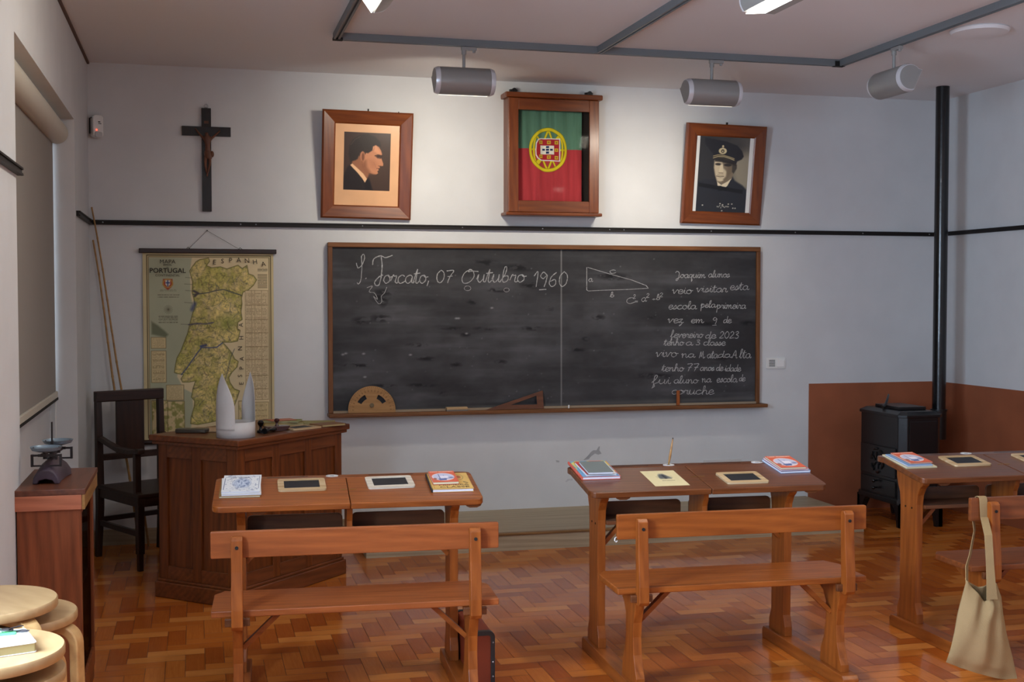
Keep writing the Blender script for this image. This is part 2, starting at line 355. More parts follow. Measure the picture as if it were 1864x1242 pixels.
# parquet: every block its own quad with its own tone, grain along the block
def parquet():
    wd, n = .083, 3
    x0, x1, y0, y1 = XL-.35, XR+.05, YB-.05, WY+.05
    rng = random.Random(3); V = []; Fc = []; C = []; UV = []; Q = []
    g = .0009
    for i in range(int((x1-x0)/wd)+8):
        for j in range(int((y1-y0)/wd)+8):
            k = (i-j) % (2*n)
            if k == 0: a, b, c, d, along = i, j, i+n, j+1, 0
            elif k == 2*n-1: a, b, c, d, along = i, j, i+1, j+n, 1
            else: continue
            X0, Y0, X1, Y1 = x0-.3+a*wd, y0-.3+b*wd, x0-.3+c*wd, y0-.3+d*wd
            X0, X1 = max(X0, x0), min(X1, x1); Y0, Y1 = max(Y0, y0), min(Y1, y1)
            if X1-X0 < .01 or Y1-Y0 < .01: continue
            m = len(V); tl = rng.gauss(0, .0009), rng.gauss(0, .0009)
            def zz(sx, sy): return 0.0004*0+sx*tl[0]*.1+sy*tl[1]*.1
            V += [(X0+g, Y0+g, zz(-1,-1)), (X1-g, Y0+g, zz(1,-1)), (X1-g, Y1-g, zz(1,1)), (X0+g, Y1-g, zz(-1,1))]; Fc.append((m, m+1, m+2, m+3))
            t = rng.random(); tone = .42+t*.5 if along == 0 else .08+t*.5  # blocks along y darker: sheen of the grain direction put into the tone
            if rng.random() < .12: tone = rng.random()*.25
            C += [tone]*4; o = rng.random()*50
            L = X1-X0 if along == 0 else Y1-Y0; w = Y1-Y0 if along == 0 else X1-X0
            q = [(o, o), (o+L, o), (o+L, o+w), (o, o+w)] if along == 0 else [(o, o+w), (o, o), (o+L, o), (o+L, o+w)]
            Q += q
    me = bpy.data.meshes.new('floor'); me.from_pydata(V, [], Fc)
    a = me.attributes.new('tone', 'FLOAT', 'POINT'); a.data.foreach_set('value', C)
    uv = me.uv_layers.new(name='grain')
    uv.data.foreach_set('uv', [c for f in Fc for i in f for c in Q[i]])
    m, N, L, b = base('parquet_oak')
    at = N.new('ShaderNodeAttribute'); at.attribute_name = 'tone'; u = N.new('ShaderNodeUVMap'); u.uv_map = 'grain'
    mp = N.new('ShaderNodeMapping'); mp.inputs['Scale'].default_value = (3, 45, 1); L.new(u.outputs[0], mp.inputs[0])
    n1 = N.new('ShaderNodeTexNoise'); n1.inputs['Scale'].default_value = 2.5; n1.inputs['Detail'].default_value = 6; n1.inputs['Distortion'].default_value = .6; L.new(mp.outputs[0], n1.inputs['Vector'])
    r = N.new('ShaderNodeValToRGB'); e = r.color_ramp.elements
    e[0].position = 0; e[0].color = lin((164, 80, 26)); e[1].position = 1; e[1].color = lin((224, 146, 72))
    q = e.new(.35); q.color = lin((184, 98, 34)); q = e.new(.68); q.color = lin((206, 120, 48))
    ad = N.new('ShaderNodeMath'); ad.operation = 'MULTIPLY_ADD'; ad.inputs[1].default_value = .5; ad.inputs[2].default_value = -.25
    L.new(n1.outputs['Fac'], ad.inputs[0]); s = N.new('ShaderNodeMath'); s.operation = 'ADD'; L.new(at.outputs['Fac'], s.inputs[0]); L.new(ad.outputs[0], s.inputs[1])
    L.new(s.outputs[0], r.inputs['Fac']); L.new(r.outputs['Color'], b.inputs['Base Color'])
    tc = N.new('ShaderNodeTexCoord'); n2 = N.new('ShaderNodeTexNoise'); n2.inputs['Scale'].default_value = 2.2; n2.inputs['Detail'].default_value = 3; L.new(tc.outputs['Object'], n2.inputs['Vector'])
    rr = N.new('ShaderNodeMapRange'); rr.inputs[1].default_value = .3; rr.inputs[2].default_value = .7; rr.inputs[3].default_value = .12; rr.inputs[4].default_value = .22
    L.new(n2.outputs['Fac'], rr.inputs[0]); L.new(rr.outputs[0], b.inputs['Roughness'])
    b.inputs['Specular IOR Level'].default_value = .5
    n3 = N.new('ShaderNodeTexNoise'); n3.inputs['Scale'].default_value = 9; L.new(tc.outputs['Object'], n3.inputs['Vector'])
    bp = N.new('ShaderNodeBump'); bp.inputs['Strength'].default_value = .25; bp.inputs['Distance'].default_value = .004; L.new(n3.outputs['Fac'], bp.inputs['Height']); L.new(bp.outputs[0], b.inputs['Normal'])
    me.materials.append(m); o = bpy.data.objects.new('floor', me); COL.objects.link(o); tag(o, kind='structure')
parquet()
struct('floor_bed', MB().box(XL-.35, XR+.05, YB-.05, WY+.05, -.06, -.002), plain('joint_dark', (70, 36, 18), .8))
struct('ceiling', MB().box(XL-.4, XR+.2, YB-.1, WY+.2, ZC, ZC+.1), ceilp)
struct('wall_back', MB().box(XL-.4, XR+.2, WY, WY+.2, -.06, ZC), wallp)
struct('wall_front', MB().box(XL-.4, XR+.2, YB-.15, YB, -.06, ZC), wallp)
struct('wall_right', MB().box(XR, XR+.2, YB, WY, -.06, ZC), wallp)
# left wall with three window recesses: y ranges
RX = -.80   # back plane of the far recess; the other two are deeper
m = MB()
REC = [(-1.35, .75), (2.0, 4.1), (4.95, 7.306)]
ys = [YB]+[v for r in REC for v in r]+[WY]
for a, b in zip(ys[::2], ys[1::2]): m.box(-1.0, XL, a, b, -.06, ZC)
for k, (a, b) in enumerate(REC):
    zt = 2.60 if k == 2 else 2.62; RX = -.80 if k == 2 else -.92
    m.box(-1.0, XL, a, b, zt, ZC)                 # lintel
    zs = 1.06 if k == 2 else .96
    m.box(-1.0, RX, a, b, -.06, zs)              # parapet
    w0, w1 = a+.12, b-(.010, .05, .85)[(k+1) % 3]
    m.box(-1.0, RX, a, w0, zs, zt); m.box(-1.0, RX, w1, b, zs, zt)
struct('wall_left', m, wallp)
for k, (a, b) in enumerate(REC):
    w0, w1 = a+.12, b-(.010, .05, .85)[(k+1) % 3]; zt = 2.60; zs = 1.06 if k == 2 else .96
    f = MB(); x0, x1 = -.93, -.87; ww = .06
    f.box(x0, x1, w0, w0+ww, zs, zt).box(x0, x1, w1-ww, w1, zs, zt).box(x0, x1, w0+ww, w1-ww, zs, zs+ww).box(x0, x1, w0+ww, w1-ww, zt-ww, zt)
    mid = (w0+w1)/2; f.box(x0, x1, mid-.04, mid+.04, zs+ww, zt-ww)
    wo = struct('window_%d' % (k+1), f, white_frame)
    MB().box(-.905, -.897, w0+ww, w1-ww, zs+ww, zt-ww).build('pane', clear, wo)
# rails (trim), baseboards, painted dado
zr0, zr1 = 2.062, 2.092
def railbox(mb, axis, a, b, at, s):
    # a shallow grooved profile
    if axis == 'x':
        mb.box(a, b, at-.016, at, zr0, zr1).box(a, b, at-.022, at-.015, zr0, zr0+.008).box(a, b, at-.022, at-.015, zr1-.008, zr1)
    else:
        x0, x1 = (at, at+.016) if s > 0 else (at-.016, at)
        mb.box(x0, x1, a, b, zr0, zr1)
        x0, x1 = (at+.015, at+.022) if s > 0 else (at-.022, at-.015)
        mb.box(x0, x1, a, b, zr0, zr0+.008).box(x0, x1, a, b, zr1-.008, zr1)
r = MB(); railbox(r, 'x', XL, XR, WY, 1)
for X in [-.45, .2, .36, 1.05, 2.2, 3.3, 4.2, 4.9]:
    r.cyl((X, WY-.018, 2.077), (X, WY-.0165, 2.077), .004, n=8)
ro = struct('trim_1', r, rail_m)
s_ = MB()
for px in (187, 438, 466, 660, 842, 988, 1110, 1136, 1295, 1448, 1571, 1692):
    q = onY(px, 410+(px-187)*.0155, WY-.02); s_.sphere((q.x, WY-.017, 2.077), .005)
s_.build('screw', steel, ro)
r = MB(); railbox(r, 'y', YB, WY-.022, XR, -1); struct('trim_2', r, rail_m)
r = MB(); railbox(r, 'y', 7.36, WY-.022, XL, 1); struct('trim_3', r, rail_m)
r = MB(); railbox(r, 'y', 4.1, 4.99, XL, 1); struct('trim_4', r, rail_m)
struct('trim_5', MB().box(4.42, XR-.008, WY-.008, WY, 0, .955), redp)
struct('trim_6', MB().box(XR-.008, XR, 3.6, WY, 0, .955), redp)
b_ = MB().box(XL, .97, WY-.02, WY, 0, .10); struct('baseboard_back', b_, plat_x)
struct('baseboard_left', MB().box(XL, XL+.015, 7.31, WY-.02, 0, .10).box(XL, XL+.015, 4.1, 4.94, 0, .1), plat_x)
# worn plaster patch low on the wall behind the middle desk, and a flush cover strip
def blot(pts, name):
    mb = MB(); q = [onY(x, y, WY-.0012) for x, y in pts]; mb.loft([[(p.x, WY-.0012, p.z) for p in q], [(p.x, WY, p.z) for p in q]]); return mb
stain = plain('plaster_damage', (200, 200, 202), .95, bump=.6, bscale=120, var=.3)
w = MB()
for poly in ([(1062, 838), (1068, 832), (1071, 829), (1075, 824), (1080, 820), (1086, 820), (1090, 813), (1092, 813), (1091, 820), (1095, 826), (1089, 828), (1083, 826), (1076, 831), (1072, 836)],
             [(1029, 877), (1034, 872), (1042, 872), (1043, 875), (1036, 875), (1031, 878)], [(1012, 838), (1018, 839), (1018, 842), (1013, 842)]):
    q = [onY(x, y, WY-.001) for x, y in poly]; w.loft([[(p.x, WY-.0012, p.z) for p in q], [(p.x, WY+.001, p.z) for p in q]])
struct('trim_7', w, stain)
p0 = onY(1281, 838, WY); p1 = onY(1349, 845, WY)
struct('trim_8', MB().box(p0.x, p1.x, WY-.008, WY, p1.z-.1, p0.z), plain('cover_strip', (205, 203, 200), .6))
struct('trim_9', MB().box(XL, XL+.014, 4.1, WY, ZC-.012, ZC), plain('ceiling_edge_shadow_gap', (96, 72, 62), .8))  # shadow gap drawn as a solid strip, its shade put into the brown
# teacher's platform under the blackboard
pl = MB().box(1.0, 4.40, 7.40, WY-.001, .0, .10)
po = pl.build('wooden_platform', plat_x); tag(po, 'low pale wooden step platform along the wall under the blackboard', 'platform')
MB().box(.99, 4.41, 7.385, 7.42, .10, .116).build('nosing', plat_nose, po, bevel=.004)
MB().box(1.0, 4.40, 7.42, WY-.001, .10, .115).build('deck', plat_x, po)

# roller blind over the far window of the left wall
bl = empty('roller_blind', (-.765, 6.6, 2.5), 0, 'grey roller blind pulled down over the window in the left wall', 'blind')
MB().box(-.0015, .0015, -1.52, .683, -1.43, 0).build('fabric', blind_m, bl)
pr = [(.002+.062*math.cos(a), .02+.062*math.sin(a)) for a in [i*2*PI/24 for i in range(24)]]
MB().prism([(x+.02, z) for x, z in pr], 'y', -1.55, .695).build('cassette', cassette_m, bl, smooth=True)
MB().box(-.012, .012, -1.52, .69, -1.465, -1.43).build('bottom_bar', cassette_m, bl, bevel=.003)
MB().box(-.014, .014, -1.52, .69, -1.478, -1.465).build('bar_dark_strip', dark_in, bl)  # near-black strip along the underside of the bottom bar
MB().cyl((.0, .675, -1.44), (.0, .675, -2.15), .004, n=8).build('cord', white_p, bl)

# ------------------------------------------------------------------ ceiling tracks and lamps
tr = empty('ceiling_track', (0, 0, 3.05), 0, 'grey metal lighting track frame fixed under the ceiling', 'lighting track')
X1, X2, X3, YT = .785, 2.345, 3.945, 6.965
def track(name, a, b, axis, at):
    m = MB(); h = ZC-3.05
    if axis == 'x': m.box(a, b, at-.018, at-.006, 0, h).box(a, b, at+.006, at+.018, 0, h).box(a, b, at-.006, at+.006, .012, h)
    else: m.box(at-.018, at-.006, a, b, 0, h).box(at+.006, at+.018, a, b, 0, h).box(at-.006, at+.006, a, b, .012, h)
    return m.build(name, track_m, tr)
track('rail', X1+.018, X3-.018, 'x', YT)
for X in (X1, X2, X3): track('rail', -2.2, YT+(.018 if X != X2 else -.018), 'y', X)
MB().box(X1-.02, X1+.035, YT-.02, YT+.02, -.002, .012).build('corner_joint', dark_in, tr)
MB().box(X3-.05, X3+.02, YT-.02, YT+.021, -.002, .03).build('corner_joint', dark_in, tr)
WARM = (1.0, .91, .76)
lamp_glass = emit('lit_lamp_glass', (1, .95, .84, 1), 9.0)
def lamp(loc, rz, tilt, label, power, lit=True, col=WARM, length=.35, spread=170, glow=0):
    # body axis along local x, the glass looks towards local +y and down by `tilt`
    t = empty('track_lamp', loc, rz, label, 'lamp', 'silver track lamps')
    R = .079; h = -.20
    def sec(sc=1, x=0):
        out = []
        t0 = -tilt
        a0 = t0+.85; a1 = t0+2*PI-.95
        n = 22
        for i in range(n+1):
            a = a0+(a1-a0)*i/n; r = R*sc*(1.22 if i == 0 else 1)
            out.append((x, r*math.cos(a), h+r*math.sin(a)))
        return out
    L = length/2
    MB().loft([sec(.90, -L+.001), sec(1, -L+.022), sec(1, L-.022), sec(.90, L-.001)]).build('housing', lamp_m, t, smooth=True)
    for s in (-1, 1):
        MB().loft([sec(.91, s*(L)), sec(1.008, s*(L-.02)), sec(1.008, s*(L-.026))]).build('end_band', lamp_hi, t, smooth=True)
        MB().loft([sec(.87, s*(L+.0005)), sec(.87, s*(L+.0015))]).build('end_cap', lamp_m, t)
    MB().cyl((0, 0, h+R-.01), (0, 0, -.018), .0095).cyl((0, 0, -.045), (0, 0, -.018), .014).build('stem', lamp_m, t, smooth=True)
    MB().box(-.015, .075, -.014, .014, -.022, -.0015).cyl((.06, 0, -.034), (.06, 0, -.02), .009).build('track_adapter', lamp_m, t, bevel=.003)
    nrm = Vector((0, math.cos(tilt), -math.sin(tilt)))
    upv = Vector((0, math.sin(tilt), math.cos(tilt)))
    c = Vector((0, 0, h))+nrm*(R*.66)
    w = R*.74
    g = MB(); a = c+nrm*.006
    g.hexa([a+Vector((-L+.03, 0, 0))-upv*w-nrm*.004, a+Vector((L-.03, 0, 0))-upv*w-nrm*.004, a+Vector((L-.03, 0, 0))+upv*w-nrm*.004, a+Vector((-L+.03, 0, 0))+upv*w-nrm*.004,
            a+Vector((-L+.03, 0, 0))-upv*w, a+Vector((L-.03, 0, 0))-upv*w, a+Vector((L-.03, 0, 0))+upv*w, a+Vector((-L+.03, 0, 0))+upv*w])
    g.build('glass', (emit('wall_lamp_glass', (1, .93, .8, 1), glow) if glow else lamp_glass) if lit else clear, t)
    if power:
        l = bpy.data.lights.new('lamp_light', 'AREA'); l.shape = 'RECTANGLE'; l.size = length-.08; l.size_y = .1; l.energy = power; l.color = col; l.spread = math.radians(spread)
        o = bpy.data.objects.new('lamp_light', l); COL.objects.link(o); o.parent = t
        o.location = c+nrm*.012
        z = -nrm; x = Vector((1, 0, 0)); y = z.cross(x)
        o.rotation_euler = Matrix((x, y, z)).transposed().to_euler()
    return t
lamp((1.52, YT, 3.05), 0, .50, 'silver track lamp hanging between the left portrait and the flag case', 6.5, spread=118, glow=1.5)
lamp((3.07, YT, 3.05), 0, .50, 'silver track lamp hanging above the portrait of the man in peaked cap', 4, spread=92, glow=1.0)
lamp((X3, 6.36, 3.05), -PI/2, .30, 'silver track lamp nearest the black stove pipe, turned to the right wall', 0, lit=False)
lamp((X2-.045, 4.60, 3.05), -PI/2, 1.48, 'lit track lamp on the middle track, cut by the top edge of the photo', 14, length=.36)
lamp((X1-.06, 4.90, 3.05), PI/2, .62, 'lit track lamp cut by the top edge of the photo, on the left track', 7)
lamp((X1, 2.6, 3.05), PI/2, .9, 'lit track lamp above the stools, left track', 4)
lamp((X3, 3.2, 3.05), PI/2, 1.2, 'lit track lamp on the right track behind the desks', 6)
sd = MB().lathe([(.155, 0), (.16, -.006), (.15, -.022), (.02, -.03)], n=40).build('ceiling_speaker', ceilp, smooth=True, loc=(4.245, 5.98, 3.09))
tag(sd, 'round white disc cover on the ceiling near the right track', 'ceiling cover')
# motion sensor in the corner
q = onY(169, 230, WY)
ms = empty('motion_sensor', (XL+.06, WY-.045, q.z), 0.45, 'white wall sensor with a small red light in the left corner above the rail', 'sensor')
MB().prism(rrect(-.034, .034, -.075, .065, .02), 'y', -.02, .03).build('housing', white_p, ms, bevel=.006)
MB().prism(rrect(-.024, .024, -.078, -.04, .012), 'y', -.028, -.015).build('lens', plain('sensor_lens', (190, 188, 186), .3), ms, bevel=.004)
MB().box(-.034, .0, .0, .045, -.05, .05).build('bracket', dark_in, ms)
MB().sphere((-.012, -.021, -.03), .004).build('indicator_light', emit('red_led', (1, .05, .02, 1), 6), ms)
MB().box(-.002, .012, -.0225, -.02, .018, .024).box(.0, .018, -.0225, -.02, .008, .012).build('printed_mark', dark_in, ms)
# switch plate
a = onY(1394, 652, WY); b = onY(1429, 671, WY)
sw = empty('switch_plate', ((a.x+b.x)/2, WY, (a.z+b.z)/2), 0, 'white wall plate with grille and switch to the right of the blackboard', 'switch')
w2, h2 = (b.x-a.x)/2, (a.z-b.z)/2
MB().box(-w2, w2, -.01, 0, -h2, h2).build('plate', white_p, sw, bevel=.003)
g = MB()
for k in range(5): g.box(-w2*.72, -w2*.12, -.0125, -.009, -h2*.55+k*h2*.27, -h2*.55+k*h2*.27+.004)
g.build('grille', dark_in, sw)
MB().box(w2*.08, w2*.85, -.016, -.009, -h2*.68, h2*.68).build('rocker', plain('rocker_white', (232, 232, 230), .35), sw, bevel=.003)
# ------------------------------------------------------------------ framed portraits
def frame_on_wall(name, cx, zb, w, h, bw, lean, roll, label, cat='framed portrait'):
    t = empty(name, (cx, WY-.004, zb), 0, label, cat)
    t.rotation_euler = (lean, roll, 0)
    def stile(p):   # p: outer/inner corner quads, moulded: thick outside, thinner inside
        return p
    o = [(-w/2, 0), (w/2, 0), (w/2, h), (-w/2, h)]; i = [(-w/2+bw, bw), (w/2-bw, bw), (w/2-bw, h-bw), (-w/2+bw, h-bw)]
    for k, mt in enumerate((frame_x, frame_z, frame_x, frame_z)):
        a, b, c, d = o[k], o[(k+1) % 4], i[(k+1) % 4], i[k]
        def mid(p, q, s): return (p[0]+(q[0]-p[0])*s, p[1]+(q[1]-p[1])*s)
        m = MB(); rings = []
        for p, q in ((a, d), (b, c)):
            e = mid(p, q, .12); f = mid(p, q, .9)
            rings.append([(p[0], 0, p[1]), (p[0], -.026, p[1]), (e[0], -.034, e[1]), (f[0], -.018, f[1]), (q[0], -.012, q[1]), (q[0], 0, q[1])])
        m.loft(rings); m.build('frame_side', mt, t)
    MB().box(-w/2+bw*.6, w/2-bw*.6, -.006, 0, bw*.6, h-bw*.6).build('backing', dark_in, t)
    return t
# left portrait: man in profile
Pq = Paint(172, 205, 815, 1040, 230, (226, 176, 132))
n = fbm(Pq.ny, Pq.nx, 6, 5, 5); Pq.im *= (1+.06*(n-.5))[..., None]
def in_photo(P, x0, y0, x1, y1): return (P.X >= x0) & (P.X <= x1) & (P.Y >= y0) & (P.Y <= y1)
save = Pq.im.copy()
bgc = np.array((64, 48, 42.)); Pq.im[:] = bgc
Pq.ell(560, 640, 260, 300, (74, 56, 46), soft=90, a=.6)
Pq.poly([(262, 900), (262, 740), (300, 650), (330, 615), (350, 610), (470, 700), (520, 760), (560, 880)], (38, 32, 32), 8)
Pq.poly([(345, 560), (400, 520), (470, 560), (520, 700), (500, 760), (420, 690), (345, 620)], (150, 98, 70), 8)          # neck
face = [(480, 500), (540, 470), (545, 432), (575, 415), (608, 432), (632, 470), (640, 510), (634, 530), (640, 560), (655, 600), (654, 622), (632, 628), (618, 625), (622, 645), (606, 652), (612, 668), (598, 680), (606, 700), (588, 712), (560, 712), (520, 700), (490, 680), (462, 640), (455, 560)]
Pq.poly(face, (196, 134, 98), 3)
Pq.poly([(455, 560), (490, 570), (500, 640), (540, 700), (575, 712), (520, 712), (480, 690), (440, 640)], (140, 90, 64), 14, .7)
Pq.poly([(500, 560), (560, 560), (600, 610), (580, 660), (530, 640)], (176, 116, 84), 20, .6)
Pq.poly([(545, 432), (580, 415), (640, 500), (600, 505), (560, 480)], (216, 152, 112), 8, .8)
Pq.poly([(575, 528), (600, 512), (640, 520), (640, 548), (600, 548)], (66, 44, 36), 6, .9)    # eye socket / brow
Pq.line([(570, 522), (600, 512), (642, 520)], 7, (44, 30, 26)); Pq.ell(618, 545, 11, 6, (150, 108, 84), 3, .8); Pq.ell(622, 545, 4, 5, (30, 22, 20), 2); Pq.line([(606, 625), (636, 624)], 5, (90, 56, 42)); Pq.line([(590, 652), (612, 650)], 5, (96, 48, 40)); Pq.line([(560, 590), (585, 640)], 4, (150, 98, 72), .6)
hair = [(330, 600), (310, 520), (315, 430), (350, 360), (420, 315), (500, 305), (570, 330), (620, 380), (628, 430), (600, 420), (575, 410), (548, 425), (540, 470), (500, 500), (480, 490), (455, 482), (420, 500), (400, 560), (380, 575), (350, 585)]
Pq.poly(hair, (48, 40, 36), 7)
Pq.line([(330, 420), (370, 365), (420, 335)], 5, (110, 90, 78), .5, soft=5)
for k in range(8): Pq.line([(400+k*22, 330+k*3), (440+k*18, 400+k*6), (470+k*12, 470)], 2.5, (66, 54, 48), .5)
Pq.ell(448, 540, 26, 58, (182, 120, 88), 4); Pq.ell(452, 538, 13, 40, (122, 78, 56), 6); Pq.ell(446, 592, 14, 14, (160, 104, 74), 4); Pq.line([(420, 500), (425, 560), (445, 600)], 4, (110, 70, 52), .7)
Pq.poly([(328, 625), (348, 610), (400, 655), (460, 710), (498, 762), (478, 802), (450, 760), (400, 700), (350, 650)], (232, 186, 142), 3)
Pq.poly([(498, 762), (530, 800), (540, 868), (480, 868), (478, 802)], (30, 26, 28), 4)
Pq.line([(350, 655), (420, 740), (470, 868)], 5, (58, 50, 50), .5)
ph = in_photo(Pq, 264, 291, 723, 878)
Pq.im = np.where(ph[..., None], Pq.im, save)
t = frame_on_wall('framed_portrait', 1.116, 2.128, .604, .712, .088, -.115, .012, 'framed portrait of a dark haired man in profile, left of the flag case')
t.rotation_euler = (.115, .012, 0)
sheet('picture', .434, .542, Pq, MPg, t, (0, -.010, .356))
t2 = MB().box(-.004, .004, -.02, .0, .71, .727).box(.2, .206, -.02, -.01, .71, .718).build('hanging_hook', rail_m, t)
# right portrait: man in a peaked cap
Pq = Paint(180, 205, 830, 1068, 230, (226, 226, 222))
save = Pq.im.copy(); Pq.im[:] = (50, 50, 52)
Pq.ell(760, 560, 200, 330, (150, 142, 122), soft=120, a=1); Pq.ell(600, 300, 250, 120, (70, 68, 66), soft=60, a=.6)
Pq.poly([(180, 740), (300, 700), (440, 690), (600, 640), (640, 700), (730, 750), (780, 800), (800, 1080), (180, 1080)], (42, 44, 50), 10)
Pq.poly([(395, 470), (620, 480), (650, 520), (645, 560), (620, 610), (600, 690), (500, 750), (440, 730), (410, 640), (393, 560)], (128, 114, 94), 5)       # head mass
Pq.poly([(395, 480), (480, 480), (500, 560), (540, 600), (540, 660), (480, 715), (440, 712), (412, 640), (395, 560)], (206, 190, 158), 10)
Pq.poly([(540, 500), (610, 510), (600, 600), (560, 690), (500, 720), (540, 640)], (118, 102, 82), 12, .8)
Pq.poly([(598, 520), (650, 515), (652, 560), (620, 620), (600, 600)], (70, 64, 58), 6)
Pq.ell(440, 520, 36, 14, (60, 54, 48), 6); Pq.ell(548, 525, 44, 16, (54, 48, 44), 6)
Pq.poly([(466, 520), (490, 520), (500, 590), (500, 610), (456, 612), (452, 590)], (222, 206, 172), 5); Pq.line([(452, 618), (500, 618)], 6, (100, 84, 66), .9)
Pq.line([(428, 655), (470, 662), (512, 655)], 6, (70, 56, 48)); Pq.line([(440, 640), (470, 646), (505, 640)], 5, (128, 110, 88), .7)
Pq.ell(480, 700, 32, 12, (214, 198, 166), 6, .7)
Pq.poly([(440, 720), (490, 752), (560, 710), (600, 675), (560, 760), (505, 815), (490, 790), (468, 800), (448, 770)], (226, 212, 180), 3)
Pq.poly([(470, 765), (492, 765), (505, 820), (455, 820)], (24, 24, 28), 3)
cap = [(270, 225), (520, 260), (640, 300), (700, 360), (722, 420), (700, 455), (650, 480), (640, 520), (610, 500), (480, 470), (395, 470), (370, 460), (385, 420), (330, 360), (280, 300)]
Pq.poly(cap, (38, 38, 42), 6)
Pq.poly([(370, 462), (385, 425), (440, 405), (540, 415), (610, 440), (630, 470), (560, 478), (480, 462), (420, 458)], (60, 54, 46), 4)
for k, c in enumerate(((196, 180, 134), (176, 160, 118))): Pq.line([(378, 452-k*22), (430, 432-k*18), (500, 432-k*14), (570, 450-k*14), (615, 466-k*16)], 9, c, .85)
Pq.poly([(395, 470), (480, 470), (620, 490), (640, 530), (560, 510), (480, 495), (400, 490)], (40, 36, 34), 8, .85)
Pq.ell(480, 368, 46, 36, (206, 192, 150), 4); Pq.ell(480, 370, 18, 20, (52, 46, 40), 3); Pq.ell(480, 372, 8, 10, (206, 192, 150), 2); Pq.ell(480, 316, 12, 14, (200, 186, 146), 3)
Pq.poly([(230, 735), (740, 800), (740, 848), (230, 782)], (24, 24, 27), 3, .7)
rng = np.random.RandomState(2)
for x in range(460, 600, 14): Pq.ell(x, 1005+rng.randn()*6, 7, 8, (170, 168, 156), 3, .8)
for x, y in ((292, 992), (490, 968), (585, 970), (625, 968), (665, 1015), (640, 1015), (515, 1048), (520, 980)): Pq.ell(x, y, 9, 8, (190, 186, 172), 3, .85)
edge = lambda y, xa, xb: xa+(xb-xa)*(y-215)/(1050-215)
ph = (Pq.X > edge(Pq.Y, 233, 180)+33) & (Pq.X < edge(Pq.Y, 800, 740)) if False else (Pq.X > 217) & (Pq.X < 783)
Pq.im = np.where(ph[..., None], Pq.im, save)
t = frame_on_wall('framed_portrait', 3.690, 2.130, .618, .712, .088, 0, .0, 'framed portrait of a man in dark uniform and peaked cap')
t.rotation_euler = (.12, .016, 0)
sheet('picture', .446, .542, Pq, MPg, t, (0, -.010, .356))
MB().box(-.004, .004, -.02, 0, .71, .728).build('hanging_hook', rail_m, t)

# ------------------------------------------------------------------ flag in its glazed case
fx0, fx1, fz0, fz1 = 2.075, 2.728, 2.182, 2.962
fc = empty('flag_display_case', ((fx0+fx1)/2, WY, fz0), 0, 'glazed wooden wall case above the blackboard holding a green and red flag', 'display case')
w = (fx1-fx0)/2; H_ = fz1-fz0; D_ = .115
for x_ in (-w, w-.02): MB().box(x_, x_+.02, -D_, 0, 0, H_).build('side_panel', frame_z, fc, bevel=.002)
for z_ in (0, H_-.02): MB().box(-w+.02, w-.02, -D_, 0, z_, z_+.02).build('end_board', frame_x, fc)
MB().box(-w+.02, w-.02, -.012, 0, .02, H_-.02).build('back_board', plain('case_back', (60, 48, 38), .8), fc)
MB().box(-w-.022, w+.022, -D_-.032, 0, H_, H_+.036).build('cornice', frame_x, fc, bevel=.008)
MB().box(-w-.02, w+.02, -D_-.028, 0, -.022, 0).build('base_moulding', frame_x, fc, bevel=.006)
for x_ in (-w+.002, w-.072): MB().box(x_, x_+.07, -D_-.018, -D_, .002, H_-.002).build('door_stile', frame_z, fc, bevel=.003)
for z_ in (.002, H_-.082): MB().box(-w+.072, w-.072, -D_-.018, -D_, z_, z_+.078).build('door_rail', frame_x, fc, bevel=.003)
MB().box(-w+.07, w-.07, -D_-.009, -D_-.005, .075, H_-.08).build('glass', case_glass, fc)
for s in (-1, 1): MB().cyl((s*(w-.055), -.06, H_+.036), (s*(w-.055), -.06, H_+.062), .03).cyl((s*(w-.055), -.09, H_+.055), (s*(w-.055), -.03, H_+.055), .016).build('hanging_bracket', black_m, fc, smooth=True)
Pf = Paint(195, 240, 778, 1090, 300, (92, 126, 104))
Pf.rect(195, 598, 800, 1100, (176, 58, 62)); 
Pf.im *= (1+.22*(fbm(Pf.ny, Pf.nx, 2, 26, 9, 3)-.5))[..., None]
YE = (222, 196, 40); OL = (120, 110, 20)
cx, cy, rx, ry = 490, 605, 160, 174
def ringl(pts, w_=22):
    Pf.line(pts, w_+6, OL, .8); Pf.line(pts, w_, YE)
arc = lambda a0, a1, rx_, ry_, ox=0, oy=0, rot=0: [(cx+ox+rx_*math.cos(t)*math.cos(rot)-ry_*math.sin(t)*math.sin(rot), cy+oy+rx_*math.cos(t)*math.sin(rot)+ry_*math.sin(t)*math.cos(rot)) for t in np.linspace(a0, a1, 26)]
ringl([(cx-150, cy-2), (cx+150, cy)], 14)
ringl(arc(-1.2, 1.2, 60, 150, 60), 12); ringl(arc(1.9, 4.4, 60, 150, -60), 12)
ringl([(cx-94, cy+112), (cx+98, cy-108)], 32)
ringl([(cx-98, cy-108), (cx-20, cy-20)], 12); ringl([(cx+10, cy+30), (cx+60, cy+128)], 12)
ringl([(cx-36, cy-60), (cx+2, cy-160), (cx+40, cy-60)], 13); ringl([(cx-40, cy+80), (cx-2, cy+165), (cx+30, cy+80)], 13)
Pf.ell(cx, cy, rx-11, ry-11, OL, ring=28); Pf.ell(cx, cy, rx-11, ry-11, YE, ring=22)
sh = [(382, 610), (386, 550), (405, 520), (430, 512), (592, 512), (592, 696), (430, 692), (400, 676), (384, 650)]
Pf.poly(sh, (232, 222, 216)); 
sh2 = [(390, 610), (394, 556), (410, 528), (434, 520), (584, 520), (584, 688), (434, 684), (408, 670), (392, 646)]
Pf.poly(sh2, (172, 44, 50))
